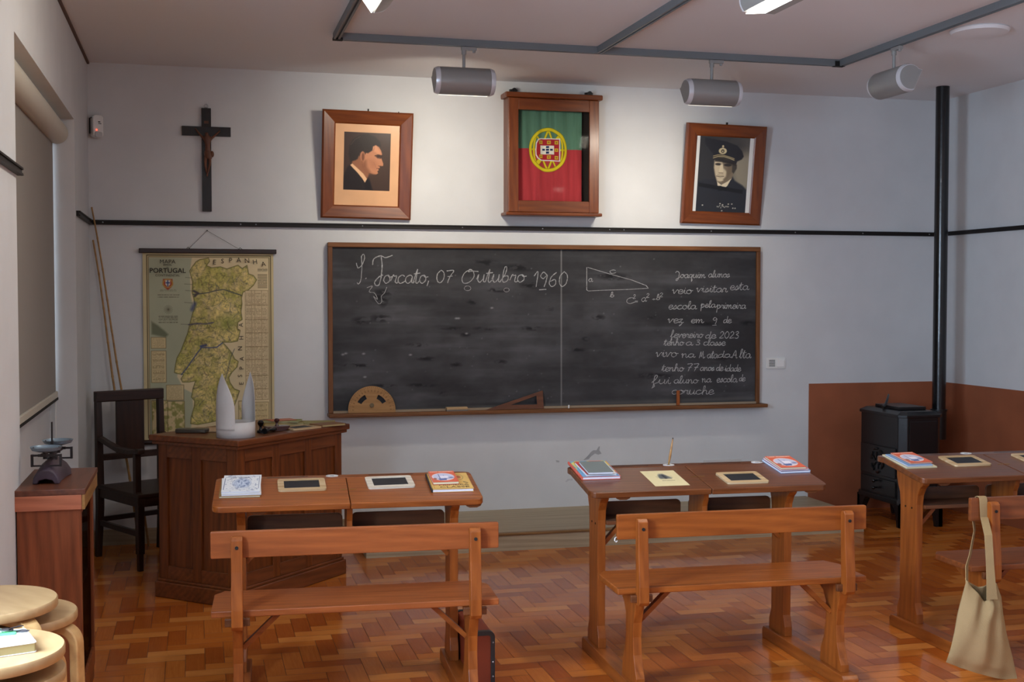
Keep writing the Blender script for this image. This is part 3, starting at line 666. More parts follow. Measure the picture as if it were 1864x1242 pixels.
for x, y in ((430, 545), (497, 545), (562, 545), (562, 605), (430, 658), (497, 662), (562, 666)):
    Pf.rect(x-15, y-13, x+15, y+13, (204, 170, 50)); Pf.rect(x-4, y-5, x+4, y+5, (150, 60, 40)); Pf.rect(x-15, y-2, x+15, y+1, (150, 60, 40), .6)
Pf.rect(426, 570, 542, 640, (232, 222, 206))
for x, y in ((455, 604), (486, 604), (518, 604), (486, 582), (486, 626)): Pf.rect(x-12, y-8, x+12, y+8, (36, 48, 92))
Pf.im = np.clip(Pf.im, 0, 255)
fl = sheet('flag', .498, .735, Pf, MPc, None, (0, 0, 0), bend=lambda U, V: .006*np.sin(U*70+V*3)+.004*np.sin(U*31-1))
fl.location = ((fx0+fx1)/2-.022, WY-.045, fz0+.388)
tag(fl, 'green and red flag with yellow armillary sphere and shield hanging inside the glazed case', 'flag')

# ------------------------------------------------------------------ crucifix
q0 = onY(368, 385, WY-.01); 
cr = empty('crucifix', (.081, WY-.001, q0.z), 0, 'dark wooden crucifix with a carved figure on the back wall above the map', 'crucifix')
HC = onY(368, 197, WY-.01).z-q0.z
MB().box(-.030, .030, -.02, 0, 0, HC).build('upright', ebony, cr, bevel=.001)
zc = onY(376, 231, WY-.01).z-q0.z
MB().box(-.154, .154, -.021, -.001, zc-.06, zc).build('crossbar', ebony, cr, bevel=.001)
m = MB(); m.tube([(.012*math.cos(a), -.01, HC+.014+.012*math.sin(a)) for a in np.linspace(0, 2*PI, 15)], .0025, 6); m.cyl((0, -.01, HC+.024), (0, -.01, HC+.034), .0015); m.build('hanging_ring', steel, cr)
MB().box(-.014, .014, -.0235, -.019, HC-.1, HC-.083).build('title_plate', carved, cr)
def skin(name, verts, edges, radii, mat, parent, root=0, sub=2, loc=(0,0,0)):
    me = bpy.data.meshes.new(name); me.from_pydata(verts, edges, []); me.materials.append(mat)
    o = bpy.data.objects.new(name, me); COL.objects.link(o); o.parent = parent; o.location = loc
    s = o.modifiers.new('skin', 'SKIN'); s.use_smooth_shade = True
    lay = me.skin_vertices[0].data if me.skin_vertices else None
    if lay is None:
        bm = bmesh.new(); bm.from_mesh(me); bm.verts.layers.skin.verify(); bm.to_mesh(me); bm.free(); lay = me.skin_vertices[0].data
    for k, r in enumerate(radii): lay[k].radius = (r, r) if not isinstance(r, tuple) else r; lay[k].use_root = (k == root)
    sb = o.modifiers.new('sub', 'SUBSURF'); sb.levels = sub; sb.render_levels = sub
    return o
y = -.034
fv = [(0, y, .0), (.002, y, .035), (0, y-.003, .075), (0, y, .100), (-.004, y-.010, .118), (-.006, y-.012, .136),     # pelvis..head
      (-.026, y, .098), (-.052, y+.004, .128), (-.078, y+.008, .162), (.026, y, .098), (.052, y+.004, .122), (.082, y+.008, .152),
      (-.012, y, -.018), (-.014, y-.014, -.072), (-.006, y, -.128), (.013, y, -.018), (.014, y-.016, -.07), (-.001, y-.006, -.126), (-.004, y-.014, -.150)]
fe = [(0,1),(1,2),(2,3),(3,4),(4,5),(3,6),(6,7),(7,8),(3,9),(9,10),(10,11),(0,12),(12,13),(13,14),(0,15),(15,16),(16,17),(17,18)]
fr = [.020, .017, .021, .018, .009, .014, .009, .0065, .0045, .009, .0065, .0045, .013, .009, .006, .013, .009, .006, .006]
zz = zc-.175
fg = skin('carved_figure', [(a+.006, b, c_+zz) for a, b, c_ in fv], fe, fr, carved, cr)
MB().loft([[(r*math.cos(a)+.006+dx, y-.002+r*.72*math.sin(a), zz+z_) for a in np.linspace(0, 2*PI, 17)[:-1]] for r, z_, dx in ((.019, .018, 0), (.024, .004, 0), (.025, -.016, .003), (.022, -.034, .006))]).sphere((.034, y, zz-.004), .013, (1, 1, 1.7)).build('loincloth', carved, cr, smooth=True)

# ------------------------------------------------------------------ wall map
mx0, mx1, mz0, mz1 = -.325, .503, .672, 1.890
mp = empty('wall_map', ((mx0+mx1)/2, WY, mz1), 0, 'old rolled wall map of Portugal hanging from a wooden batten behind the desk', 'map')
mw, mh = (mx1-mx0), (mz1-mz0)
# drawn in a pixel frame: x 258..500, y 462..806
Pm = Paint(257, 461, 500, 806, 360, (214, 198, 152))
sea = (184, 186, 156); landc = (176, 164, 84)
Pm.rect(267, 470, 492, 798, (230, 212, 168))
Pm.poly([(268, 471), (347, 471), (343, 500), (345, 545), (349, 560), (346, 590), (340, 610), (334, 630), (322, 660), (318, 690), (330, 712), (345, 720), (347, 745), (345, 770), (340, 800), (268, 800)], sea, 1)
Pm.im *= (1+.10*(fbm(Pm.ny, Pm.nx, 6, 4, 2)-.5))[..., None]
PORT = [(343, 495), (348, 487), (355, 478), (362, 474), (378, 471), (380, 477), (374, 485), (384, 489), (400, 487), (412, 491), (424, 487), (433, 484), (441, 490), (450, 484), (453, 500), (462, 503), (468, 511), (462, 521), (452, 530), (442, 534), (439, 545), (440, 556), (438, 570), (440, 585), (432, 590), (431, 602), (436, 605), (434, 615), (431, 625), (420, 627), (403, 627), (412, 637), (420, 647), (425, 658), (432, 663), (430, 673), (420, 683), (414, 693), (416, 702), (424, 714), (434, 718), (430, 730), (424, 745), (420, 760), (413, 770), (395, 772), (375, 776), (355, 779), (342, 777), (343, 765), (349, 745), (350, 735), (344, 728), (347, 712), (352, 698), (340, 700), (328, 700), (325, 694), (330, 686), (318, 684), (313, 682), (315, 668), (318, 655), (325, 643), (330, 630), (338, 610), (343, 590), (348, 572), (352, 560), (350, 545), (347, 535), (348, 515)]
landm = np.clip(.5-Pm.sd(PORT)/1.4, 0, 1)
nn = fbm(Pm.ny, Pm.nx, 16, 12, 11); n2 = fbm(Pm.ny, Pm.nx, 34, 26, 5); n3 = fbm(Pm.ny, Pm.nx, 60, 44, 8, 2); n5 = fbm(Pm.ny, Pm.nx, 90, 66, 40, 2)
lc = np.array((220, 200, 128.))*(1-np.clip((nn-.42)*4, 0, 1))[..., None]+np.array((186, 176, 96.))*np.clip((nn-.42)*4, 0, 1)[..., None]
br = np.clip((n2-.5)*5, 0, 1)[..., None]; lc = lc*(1-br*.55)+np.array((214, 194, 146.))*br*.55
lc = lc*(1+.35*(n5-.5))[..., None]; dk = (np.abs(n3-.5) < .035)[..., None]*.4; lc = lc*(1-dk)+np.array((84, 84, 60.))*dk
gm = np.clip(1-np.hypot((Pm.X-415)/30, (Pm.Y-590)/22), 0, 1)[..., None]; lc = lc*(1-gm*.6)+np.array((112, 128, 52.))*gm*.6
Pm.im = Pm.im*(1-landm[..., None])+lc*landm[..., None]
dd = np.abs(Pm.sd(PORT)); Pm.mix(.75*np.clip(1.2-dd, 0, 1), (92, 84, 48)); Pm.mix(.35*np.clip(1-dd/3.5, 0, 1)*landm, (120, 130, 50))
BLU = (74, 84, 128); GRY = (88, 80, 80)
Pm.line([(349, 538), (362, 537), (376, 535), (392, 531), (405, 529), (412, 531), (430, 537), (439, 540)], 1.6, (70, 76, 84)); Pm.line([(350, 532), (358, 536), (352, 541)], 5, GRY, .6)
Pm.line([(326, 686), (336, 674), (346, 660), (356, 646), (364, 636), (380, 637), (392, 636), (403, 628)], 2.2, BLU, .8); Pm.line([(362, 634), (372, 632)], 5, BLU, .5)
Pm.line([(352, 555), (347, 566)], 6, BLU, .8, soft=3); Pm.line([(340, 594), (358, 592), (372, 593), (386, 590)], 2.5, (92, 86, 112), .7)
Pm.line([(425, 640), (418, 655), (412, 680), (406, 700)], 1.3, (84, 92, 96), .8)
rng = np.random.RandomState(4)
for k in range(170):
    x, y_ = rng.uniform(325, 445), rng.uniform(500, 770); ang = rng.rand()*PI; L_ = rng.uniform(6, 20)
    p = [(x, y_)]
    for j in range(3): ang += rng.randn()*.7; p.append((p[-1][0]+L_/3*math.cos(ang), p[-1][1]+L_/3*math.sin(ang)))
    m_ = Pm.im.copy(); Pm.line(p, .8, ((96, 72, 60), (70, 74, 96), (88, 96, 50))[k % 3], .6); Pm.im = np.where(landm[..., None] > .5, Pm.im, m_)
for y_, x_ in ((507, 335), (519, 333), (531, 335), (553, 333), (593, 326)): Pm.line([(x_, y_), (347, y_+1)], .7, (80, 80, 70), .7)
# tables and insets
Pm.rect(446, 531, 489, 735, (224, 204, 162))
for x0, x1, r0 in ((447, 457, 1), (459, 463, 2), (465, 476, 3), (478, 487, 4)): Pm.scribble(x0, 535, x1, 732, 70, (120, 100, 70), .6, r0, .7)
for y_ in (531, 558, 585, 610, 636, 660, 690, 715, 735): Pm.line([(446, y_), (489, y_)], .7, (110, 86, 56), .7)
for x_ in (446, 458, 464, 477, 489): Pm.line([(x_, 531), (x_, 735)], .7, (110, 86, 56), .6)
Pm.scribble(470, 500, 488, 527, 10, (96, 84, 60), .75, 9, .95); Pm.scribble(470, 489, 489, 496, 3, (70, 60, 46), .8, 10, .9)
for (x0, y0, x1, y1), sd_ in (((271, 617, 298, 637), 1), ((271, 642, 298, 700), 2), ((298, 705, 330, 733), 3), ((271, 733, 300, 795), 4), ((300, 735, 331, 795), 5), ((432, 737, 450, 795), 6), ((455, 740, 489, 790), 7)):
    Pm.rect(x0, y0, x1, y1, (224, 204, 154)); 
    if sd_ in (1, 2, 3, 7): Pm.scribble(x0+2, y0+2, x1-3, y1-2, int((y1-y0)/2.3), (120, 98, 64), .6, sd_, .75)
    else:
        b_ = fbm(Pm.ny, Pm.nx, 50, 36, sd_, 3); msk = (Pm.X > x0) & (Pm.X < x1) & (Pm.Y > y0) & (Pm.Y < y1); Pm.mix(msk*np.clip((b_-.45)*5, 0, 1)*.8, (140, 140, 70))
    Pm.line([(x0, y0), (x1, y0), (x1, y1), (x0, y1), (x0, y0)], .9, (104, 84, 50), .8)
Pm.poly([(271, 586), (284, 594), (296, 604), (304, 612), (298, 618), (271, 612)], (120, 126, 100), 1, .5)
Pm.scribble(287, 529, 318, 533, 2, (80, 76, 60), .7, 20, .8); Pm.scribble(284, 537, 324, 545, 2, (90, 84, 70), .7, 21, .8); Pm.scribble(285, 577, 320, 591, 5, (80, 76, 60), .7, 22, .8); Pm.scribble(294, 506-24, 308, 506-21, 1, (80, 76, 60), .8, 23, .9)
for a_ in np.linspace(0, PI, 9)[:-1]: Pm.line([(303-8*math.cos(a_), 566-8*math.sin(a_)), (303+8*math.cos(a_), 566+8*math.sin(a_))], .6, (96, 92, 76), .6)
# small coat of arms
Pm.poly([(294, 510), (311, 510), (312, 520), (308, 526), (302.5, 530), (297, 526), (293, 520)], (176, 70, 50), 1); Pm.ell(302.5, 518, 8.5, 7.5, (196, 150, 70), ring=2.2)
Pm.poly([(298, 512), (307, 512), (307, 520), (302.5, 525), (298, 520)], (220, 214, 200), .8); Pm.line([(302.5, 513), (302.5, 523)], 2, (60, 76, 130)); Pm.line([(299.5, 517), (305.5, 517)], 2, (60, 76, 130))
Pm.line([(264.5, 466.5), (494.5, 466.5), (494.5, 801.5), (264.5, 801.5), (264.5, 466.5)], 1.3, (58, 44, 24)); Pm.line([(267.5, 469.5), (491.5, 469.5), (491.5, 798.5), (267.5, 798.5), (267.5, 469.5)], .8, (70, 56, 32))
Pm.im *= (1-.14*np.clip(fbm(Pm.ny, Pm.nx, 3, 3, 30)-.3, 0, 1))[..., None]
def MPX(x, y_): return ((x-257)/243*mw-mw/2, -(y_-461)/345*mh)
sheet('map_sheet', mw, mh, Pm, MP, mp, (0, -.016, -mh/2), bend=lambda U, V: .004*np.cos(U*7.5)+.002*np.sin(V*9))
MB().box(-mw/2-.022, mw/2+.02, -.032, -.004, -.006, .024).build('top_batten', chair_x, mp, bevel=.004)
MB().cyl((-mw/2-.02, -.018, -mh-.012), (mw/2+.02, -.018, -mh-.012), .016).build('bottom_roller', chair_x, mp, smooth=True)
m = MB(); a_ = onY(377, 420, WY-.004); nx_, nz_ = a_.x-(mx0+mx1)/2, a_.z-mz1
m.tube([(-.13, -.018, .02), (nx_, -.004, nz_), (.22-.02, -.018, .02)], .0012, 5); m.cyl((nx_, 0, nz_), (nx_, -.012, nz_), .004, n=8); m.build('hanging_cord', rail_m, mp)
m = MB()
for s in (-.13, .2): m.tube([(s-.012, -.02, .02), (s, -.02, .034), (s+.014, -.02, .022)], .002, 5)
m.build('screw_eye', rail_m, mp)
mt = plain('map_ink', (44, 38, 32), .7); L_ = []
def mtxt(body, x, y_, size, rz=0, space=1, sx=1, off=0):
    X, Z = MPX(x, y_); L_.append(text('lettering', body, size, mt, None, (X, -.0235, Z), (PI/2, -rz, 0), .0002, sx, space, off))
mtxt('MAPA', 302.5, 478.5, .036, 0, 1.08, 1, 0); mtxt('ESCOLAR', 302.5, 485, .013); mtxt('DE', 302.5, 489, .010)
mtxt('PORTUGAL', 302.5, 495, .0435, 0, 1.02, 1, .0006); mtxt('CONTINENTAL', 302.5, 503.5, .0205, 0, 1.1)
for ch, x, y_, r_ in zip('ESPANHA', (389, 404, 419, 434.5, 450, 465, 481), (479, 477, 475.5, 475, 476, 478, 482), (.1, .05, .0, -.02, -.06, -.12, -.2)): mtxt(ch, x, y_, .044, -r_)
for ch, x, y_ in zip('ESPANHA', (438, 435.5, 438.5, 439, 436, 438.5, 438), (704, 690, 675.5, 658, 638.5, 619, 595)): mtxt(ch, x, y_, .040, PI/2)
for l_ in L_: l_.parent = mp

# ------------------------------------------------------------------ blackboard
bx0, bx1, bz0, bz1 = .858, 3.998, .822, 1.965
bb = empty('blackboard', ((bx0+bx1)/2, WY, bz0), 0, 'long wooden framed blackboard covered with chalk writing on the back wall', 'blackboard')
bw_, bh_ = (bx1-bx0), (bz1-bz0); bcx = (bx0+bx1)/2
MB().box(-bw_/2, bw_/2, -.05, 0, bh_-.032, bh_).build('frame_top', board_x, bb, bevel=.004)
for s in (-1, 1): MB().box(s*bw_/2-(.03 if s > 0 else 0), s*bw_/2+(.03 if s < 0 else 0), -.05, 0, .0, bh_-.032).build('frame_side', board_z, bb, bevel=.004)
MB().box(-bw_/2-.005, bw_/2+.035, -.115, 0, -.025, .0).build('ledge', board_x, bb, bevel=.005)
MB().box(-bw_/2+.03, bw_/2-.03, -.052, -.03, 0, .014).build('chalk_dust_strip', plain('dusty_wood', (150, 132, 110), .9), bb)
SY = WY-.034
x0p, x1p, y0p, y1p = 603, 1376, 451, 748
Pb = Paint(x0p, y0p, x1p, y1p, 640, (48, 48, 50))
f1 = fbm(Pb.ny, Pb.nx, 5, 8, 1); f2 = fbm(Pb.ny, Pb.nx, 14, 10, 2); f3 = fbm(Pb.ny, Pb.nx, 60, 90, 3, 3); f4 = fbm(Pb.ny, Pb.nx, 30, 5, 17)
Pb.im = Pb.im+(np.clip(f1-.38, 0, 1)*58+np.clip(f2-.5, 0, 1)*30+(f3-.5)*7+np.clip(f4-.52, 0, 1)*40)[..., None]*np.array((1, 1, 1.02))
rng = np.random.RandomState(12)
for k in range(46):
    x, y_ = rng.uniform(615, 1360), rng.uniform(470, 738); L_2 = rng.uniform(20, 110)
    Pb.line([(x, y_), (x+L_2, y_+rng.randn()*5)], rng.uniform(6, 30), (112, 112, 116), rng.uniform(.06, .22), soft=rng.uniform(8, 24))
for x, y_, l, w_ in ((675, 530, 34, 6), (672, 540, 22, 10), (685, 548, 6, 12), (640, 582, 24, 7), (672, 578, 24, 8), (935, 598, 34, 3.5), (826, 609, 10, 4), (750, 652, 24, 4), (670, 700, 36, 3), (732, 700, 46, 3), (808, 664, 12, 4), (888, 660, 12, 3.5), (790, 597, 40, 2.5), (845, 476, 40, 7), (900, 485, 50, 8), (932, 518, 30, 6), (980, 562, 5, 4), (1066, 578, 14, 5), (1170, 578, 16, 3.5), (1258, 591, 38, 4), (1350, 590, 20, 5), (1074, 500, 50, 8), (838, 549, 12, 5), (870, 527, 34, 4), (1016, 639, 30, 4), (1046, 619, 5, 4), (733, 627, 26, 3), (850, 598, 30, 3), (1300, 660, 30, 5), (1150, 690, 60, 6), (790, 717, 6, 4), (620, 662, 50, 2.5)):
    ctr_ = np.hypot((Pb.X-x-l/2)/(l/2+5), (Pb.Y-y_-(Pb.X-x)*.03)/(w_*.75+1.5)); Pb.mix(np.clip(1.25-ctr_, 0, 1)*np.clip((f3-.36)*5, 0, 1)*.95, (22, 22, 25))
for k in range(90):
    x, y_ = rng.uniform(610, 1370), rng.uniform(460, 742); Pb.ell(x, y_, .8, .8, (150, 150, 150), 1, rng.uniform(.2, .7))
for x, y_ in ((620, 643), (625, 641), (655, 642), (735, 645), (833, 607), (878, 560), (815, 579), (819, 579), (657, 684)): Pb.ell(x, y_, 2.6, 1.6, (160, 160, 160), 1.2, .7)
Pb.line([(1003.5, 452), (1004, 748)], 1.3, (170, 170, 166), .85); Pb.line([(604, 747), (1376, 738)], 5, (96, 94, 90), .6, soft=3)
A = onY(x0p, y0p, SY); Bp = onY(x1p, y1p-8, SY)
def BXZ(x, y_): q = onY(x, y_, SY); return q.x-bcx, q.z-bz0
# slate surface, its smudges given in board coordinates
sw_, sh_ = bw_-.06, bh_-.032
sheet('slate_surface', sw_, sh_, Pb, MP, bb, (0, -.032, sh_/2))
MB().box(-bw_/2+.03, bw_/2-.03, -.031, -.002, 0, bh_-.032).build('backing', dark_in, bb)

# chalk handwriting: a single-stroke hand drawn as thin raised chalk lines
G = {
'a': ('.9', [[(.75,.8),(.5,1),(.15,.8),(.05,.35),(.3,0),(.6,.2),(.75,.8),(.72,.2),(.9,.05),(1,.25)]]),
'b': ('.9', [[(0,.2),(.4,1.2),(.45,1.9),(.28,2),(.18,1.2),(.18,.2),(.4,0),(.7,.3),(.65,.8),(.35,.8)]]),
'c': ('.8', [[(.7,.85),(.45,1),(.12,.75),(.08,.3),(.35,0),(.8,.25)]]),
'd': ('.9', [[(.7,.8),(.4,.95),(.1,.6),(.15,.1),(.5,.1),(.72,.7),(.78,1.9),(.72,.3),(.9,.05),(1,.2)]]),
'e': ('.75', [[(.08,.45),(.6,.6),(.6,.95),(.3,1),(.08,.55),(.2,.05),(.5,0),(.8,.3)]]),
'f': ('.7', [[(0,.3),(.4,1.2),(.5,1.9),(.3,2),(.2,1),(.2,-.6),(.1,-1),(.35,-.6),(.3,0),(.7,.3)]]),
'g': ('.85', [[(.7,.8),(.4,1),(.1,.6),(.3,.05),(.65,.4),(.72,.9),(.68,-.6),(.35,-1),(.1,-.7),(.8,.1)]]),
'h': ('.9', [[(0,.2),(.35,1.3),(.35,2),(.18,1.7),(.15,0),(.2,.6),(.5,1),(.65,.7),(.65,.15),(.85,.05),(.95,.25)]]),
'i': ('.45', [[(0,.3),(.2,1),(.2,.2),(.4,.05),(.5,.25)], [(.22,1.4),(.25,1.48)]]),
'j': ('.5', [[(0,.3),(.3,1),(.25,-.6),(0,-1),(-.1,-.6),(.5,.2)], [(.32,1.4),(.35,1.48)]]),
'l': ('.5', [[(0,.2),(.35,1.3),(.35,2),(.15,1.7),(.15,.3),(.3,0),(.5,.25)]]),
'm': ('1.3', [[(0,.8),(.12,1),(.15,0),(.2,.6),(.42,1),(.52,.7),(.52,0),(.6,.6),(.85,1),(.95,.7),(.95,.15),(1.15,.05),(1.3,.3)]]),
'n': ('.9', [[(0,.8),(.12,1),(.15,0),(.2,.6),(.48,1),(.6,.7),(.6,.15),(.78,.05),(.92,.3)]]),
'o': ('.8', [[(.5,1),(.15,.85),(.05,.35),(.35,0),(.68,.35),(.62,.85),(.45,.95),(.6,.75),(.9,.8)]]),
'p': ('.85', [[(0,.5),(.2,1.1),(.15,-1),(.18,.5),(.45,1),(.68,.7),(.55,.1),(.3,.05),(.85,.3)]]),
'q': ('.85', [[(.7,.8),(.4,1),(.1,.6),(.3,.05),(.65,.4),(.72,.9),(.68,-1),(.85,-.5)]]),
'r': ('.7', [[(0,.3),(.2,1),(.35,.85),(.55,.9),(.48,.2),(.7,.05),(.8,.3)]]),
's': ('.65', [[(0,.1),(.35,1),(.5,.5),(.4,.05),(.1,.05),(.65,.25)]]),
't': ('.6', [[(0,.2),(.3,1.7),(.25,.3),(.4,0),(.6,.25)], [(0,1.15),(.6,1.25)]]),
'u': ('.9', [[(0,.4),(.15,1),(.12,.3),(.35,0),(.65,.5),(.68,1),(.68,.2),(.85,.05),(.95,.3)]]),
'v': ('.8', [[(0,.8),(.15,1),(.3,.05),(.65,.95),(.85,.85)]]),
'x': ('.8', [[(0,.9),(.25,.9),(.5,.05),(.75,.15)], [(.7,1),(.05,0)]]),
'z': ('.75', [[(0,.85),(.55,.95),(.1,.1),(.5,.15),(.45,-.5),(.2,-.7),(.75,.2)]]),
'0': ('.9', [[(.4,1.7),(.08,1.2),(.1,.4),(.4,0),(.72,.5),(.7,1.3),(.4,1.7)]]),
'1': ('.6', [[(.1,1.2),(.4,1.7),(.38,0)]]),
'2': ('.85', [[(.1,1.3),(.35,1.7),(.65,1.4),(.5,.8),(.05,.05),(.75,.1)]]),
'3': ('.8', [[(.1,1.5),(.45,1.7),(.6,1.3),(.25,.95),(.65,.6),(.5,0),(.05,.1)]]),
'5': ('.8', [[(.65,1.7),(.2,1.65),(.15,1),(.55,1),(.65,.4),(.35,0),(.05,.15)]]),
'6': ('.9', [[(.6,1.6),(.2,1.1),(.08,.4),(.35,0),(.65,.3),(.55,.8),(.15,.6)]]),
'7': ('.85', [[(.05,1.6),(.7,1.65),(.4,.8),(.25,0)], [(.2,.85),(.65,.9)]]),
'9': ('.85', [[(.65,1.3),(.3,1.65),(.08,1.2),(.35,.9),(.65,1.3),(.6,.5),(.5,0)], [(.1,-.35),(.7,-.3)]]),
',': ('.5', [[(.25,.1),(.15,-.5)]]), '.': ('.6', [[(.2,.02),(.26,.08)]]), '=': ('.8', [[(.05,.35),(.55,.4)], [(.05,.7),(.55,.75)]]), '+': ('.7', [[(.1,.6),(.6,.6)], [(.35,.85),(.35,.35)]]),
'S': ('1.1', [[(-.35,1.75),(-.1,1.3),(.3,1.6),(.5,2.2),(.35,2.55),(.15,2.3),(.3,1.4),(.32,.2),(.1,-.15),(-.05,-.05)]]),
'T': ('1.35', [[(-.1,1.5),(-.05,2.0),(.5,2.3),(1.0,2.15),(1.55,2.35)], [(.6,2.25),(.75,1.2),(.65,-.2),(.35,-.4),(.2,-.1),(.5,.35),(.85,.55)]]),
'O': ('1.3', [[(.7,1.5),(.25,1.3),(.0,.6),(.15,.05),(.6,.1),(.95,.7),(.85,1.3),(.55,1.55),(.45,1.3),(.8,1.35),(1.25,1.3)]]),
'J': ('.9', [[(-.2,1.5),(.1,1.9),(.55,1.5),(.6,.6),(.5,-.5),(.2,-.8),(.15,-.4),(.9,.3)]]),
'M': ('1.8', [[(.1,.0),(.3,1.6),(.5,.3),(.75,1.7),(.95,.1),(1.2,.05),(1.3,.3)]]),
'A': ('1.3', [[(0,0),(.5,1.7),(.75,.1),(.95,.1)], [(.2,.6),(.75,.65)]]),
' ': ('.6', [])}
def smooth(pts, n=5):
    if len(pts) < 3: return pts
    P = [pts[0]]+list(pts)+[pts[-1]]; out = []
    for i in range(1, len(P)-2):
        a, b, c_, d = (np.array(P[j], float) for j in (i-1, i, i+1, i+2))
        for k in range(n):
            t = k/n; out.append(tuple(.5*((2*b)+(-a+c_)*t+(2*a-5*b+4*c_-d)*t*t+(-a+3*b-3*c_+d)*t**3)))
    out.append(tuple(pts[-1])); return out
chalk_faint = plain('chalk_line', (186, 186, 184), .95, spec=.05, var=.25); chalk_faint.node_tree.nodes['Noise Texture.001'].inputs['Scale'].default_value = 60
CH = MB()
crng = np.random.RandomState(8)
def stroke(pts, w_):
    q = [Vector((x, -.0342, z)) for x, z in pts]
    for i in range(len(q)-1):
        a, b = q[i], q[i+1]; d = b-a
        if d.length < 1e-6: continue
        d.normalize(); nrm = Vector((-d.z, 0, d.x))*(w_/2*crng.uniform(.65, 1.15)); e = d*w_*.25
        CH.n = (getattr(CH, 'n', 0)+1) % 60; e2 = Vector((0, -CH.n*.00002, 0))
        CH.quad(a-nrm-e+e2, b-nrm+e+e2, b+nrm+e+e2, a+nrm-e+e2)
def write(s, xa, xb, yb, xh, slant=.12, w_=.0062, yb2=None):
    # baseline from (xa, yb) to (xb, yb2) in photo pixels, x-height in pixels
    yb2 = yb2 or yb; tot = sum(float(G[c_][0]) for c_ in s); cur = 0
    for c_ in s:
        adv, strokes = G[c_]
        for st in strokes:
            pp = []
            for gx, gy in smooth(st):
                u = (cur+gx)/tot; X = xa+(xb-xa)*u+gy*xh*slant; Y = yb+(yb2-yb)*u-gy*xh
                pp.append(BXZ(X+crng.randn()*.12, Y+crng.randn()*.12))
            stroke(pp, w_)
        cur += float(adv)
write('S', 651, 669, 514, 20, .1, .006); write('.', 662, 672, 508, 18)
write('T', 678, 706, 512, 20, .08, .007); write('orcato', 697, 776, 516, 15); write(',', 776, 784, 513, 15)
write('07', 793, 826, 515, 13.5); write('O', 840, 869, 516, 16.5); write('utubro', 867, 955, 514, 14); write('1960', 968, 1034, 522, 16)
for s in ([(1068, 487), (1068, 528), (1071, 530), (1100, 528.5), (1145, 527), (1180, 525), (1176, 520), (1150, 510), (1110, 499), (1070, 487)],): stroke([BXZ(x, y_) for x, y_ in s], .0045)
write('c', 1109, 1121, 498, 6.5, w_=.0045); write('a', 1071, 1078, 513, 6, w_=.0045); write('b', 1110, 1119, 541, 4.5, w_=.0045)
write('c', 1139, 1155, 553, 11, w_=.0045); write('2', 1152, 1157, 544, 4.5, w_=.004); write('=', 1155, 1163, 552, 5, w_=.004); write('a', 1167, 1176, 549, 7, w_=.0045); write('2', 1176, 1182, 542, 4.5, w_=.004); write('+', 1186, 1193, 548, 5, w_=.004); write('b', 1194, 1202, 546, 5, w_=.0045); write('2', 1200, 1207, 541, 4.5, w_=.004)
LN = [('Joaquim', 1230, 1284, 506, 7), ('alunos', 1289, 1328, 505, 7), ('veio', 1223, 1259, 535, 8), ('visitar', 1267, 1323, 532, 8), ('esta', 1328, 1362, 528, 8.5), ('escola', 1216, 1267, 563, 8), ('pela', 1275, 1302, 560, 7), ('primeira', 1304, 1357, 562, 7.5),
      ('vez', 1215, 1244, 588, 8), ('em', 1257, 1281, 588, 7), ('9', 1296, 1306, 590, 8), ('de', 1316, 1331, 588, 7), ('fevereiro', 1220, 1279, 615, 7.5), ('de', 1283, 1303, 616, 7), ('2023', 1309, 1345, 616, 8),
      ('tenho', 1208, 1244, 629, 7), ('a', 1248, 1260, 629, 7), ('3', 1266, 1275, 628, 6), ('classe', 1280, 1320, 629, 7), ('vivo', 1193, 1232, 650, 9), ('na', 1240, 1264, 651, 7.5), ('Mata', 1272, 1306, 652, 8), ('da', 1306, 1330, 651, 7), ('Alta', 1332, 1366, 652, 9),
      ('tenho', 1204, 1244, 676, 7.5), ('77', 1249, 1272, 676, 9), ('anos', 1274, 1300, 675, 7), ('de', 1303, 1316, 675, 7), ('idade', 1319, 1348, 676, 7), ('fui', 1186, 1220, 699, 8.5), ('aluno', 1226, 1270, 698, 7.5), ('na', 1277, 1294, 696, 7), ('escola', 1304, 1341, 696, 7.5), ('de', 1345, 1356, 694, 7), ('Coruche' if False else 'coruche', 1222, 1299, 718, 8.5)]
for s, a_, b_, y_, xh in LN: write(s, a_, b_, y_, xh*.9, .15, .0050)
for c in ([(668, 524), (678, 521), (672, 531), (682, 534), (687, 545), (680, 540), (689, 553), (695, 549), (694, 540), (700, 533), (704, 523)],): stroke([BXZ(x, y_) for x, y_ in smooth(c)], .004)
for cx_, cy_, r_ in ((851, 525, 5.5), (922, 528, 4.5)): stroke([BXZ(cx_+r_*1.1*math.cos(a_), cy_+r_*.8*math.sin(a_)) for a_ in np.linspace(0, 2*PI, 16)], .003)
CH.build('chalk_writing', chalk_faint, bb)
# things on the ledge
LZ = bz0+.001
def onledge(x, y_): q = onY(x, y_, WY-.08); return q.x
xa, xb = onledge(634, 748), onledge(720, 748); R = (xb-xa)/2
pt = empty('blackboard_protractor', ((xa+xb)/2, WY-.075, LZ), 0, 'large wooden half circle protractor standing on the blackboard ledge, left end', 'protractor')
pt.rotation_euler = (-.13, 0, 0)
N_ = 40
def halfring(r0, r1, a0, a1, y0=-.005, y1=.0, n=N_, h0=.02):
    m = MB(); rr_ = []
    for k in range(n+1):
        a = a0+(a1-a0)*k/n
        rr_.append([(r0*math.cos(a), y0, h0+r0*math.sin(a)), (r1*math.cos(a), y0, h0+r1*math.sin(a)), (r1*math.cos(a), y1, h0+r1*math.sin(a)), (r0*math.cos(a), y1, h0+r0*math.sin(a))])
    return m.loft(rr_)
pw = wood('protractor_ply', (170, 128, 78), (144, 104, 60), HZ, rough=.6, coat=0)
m = MB(); 
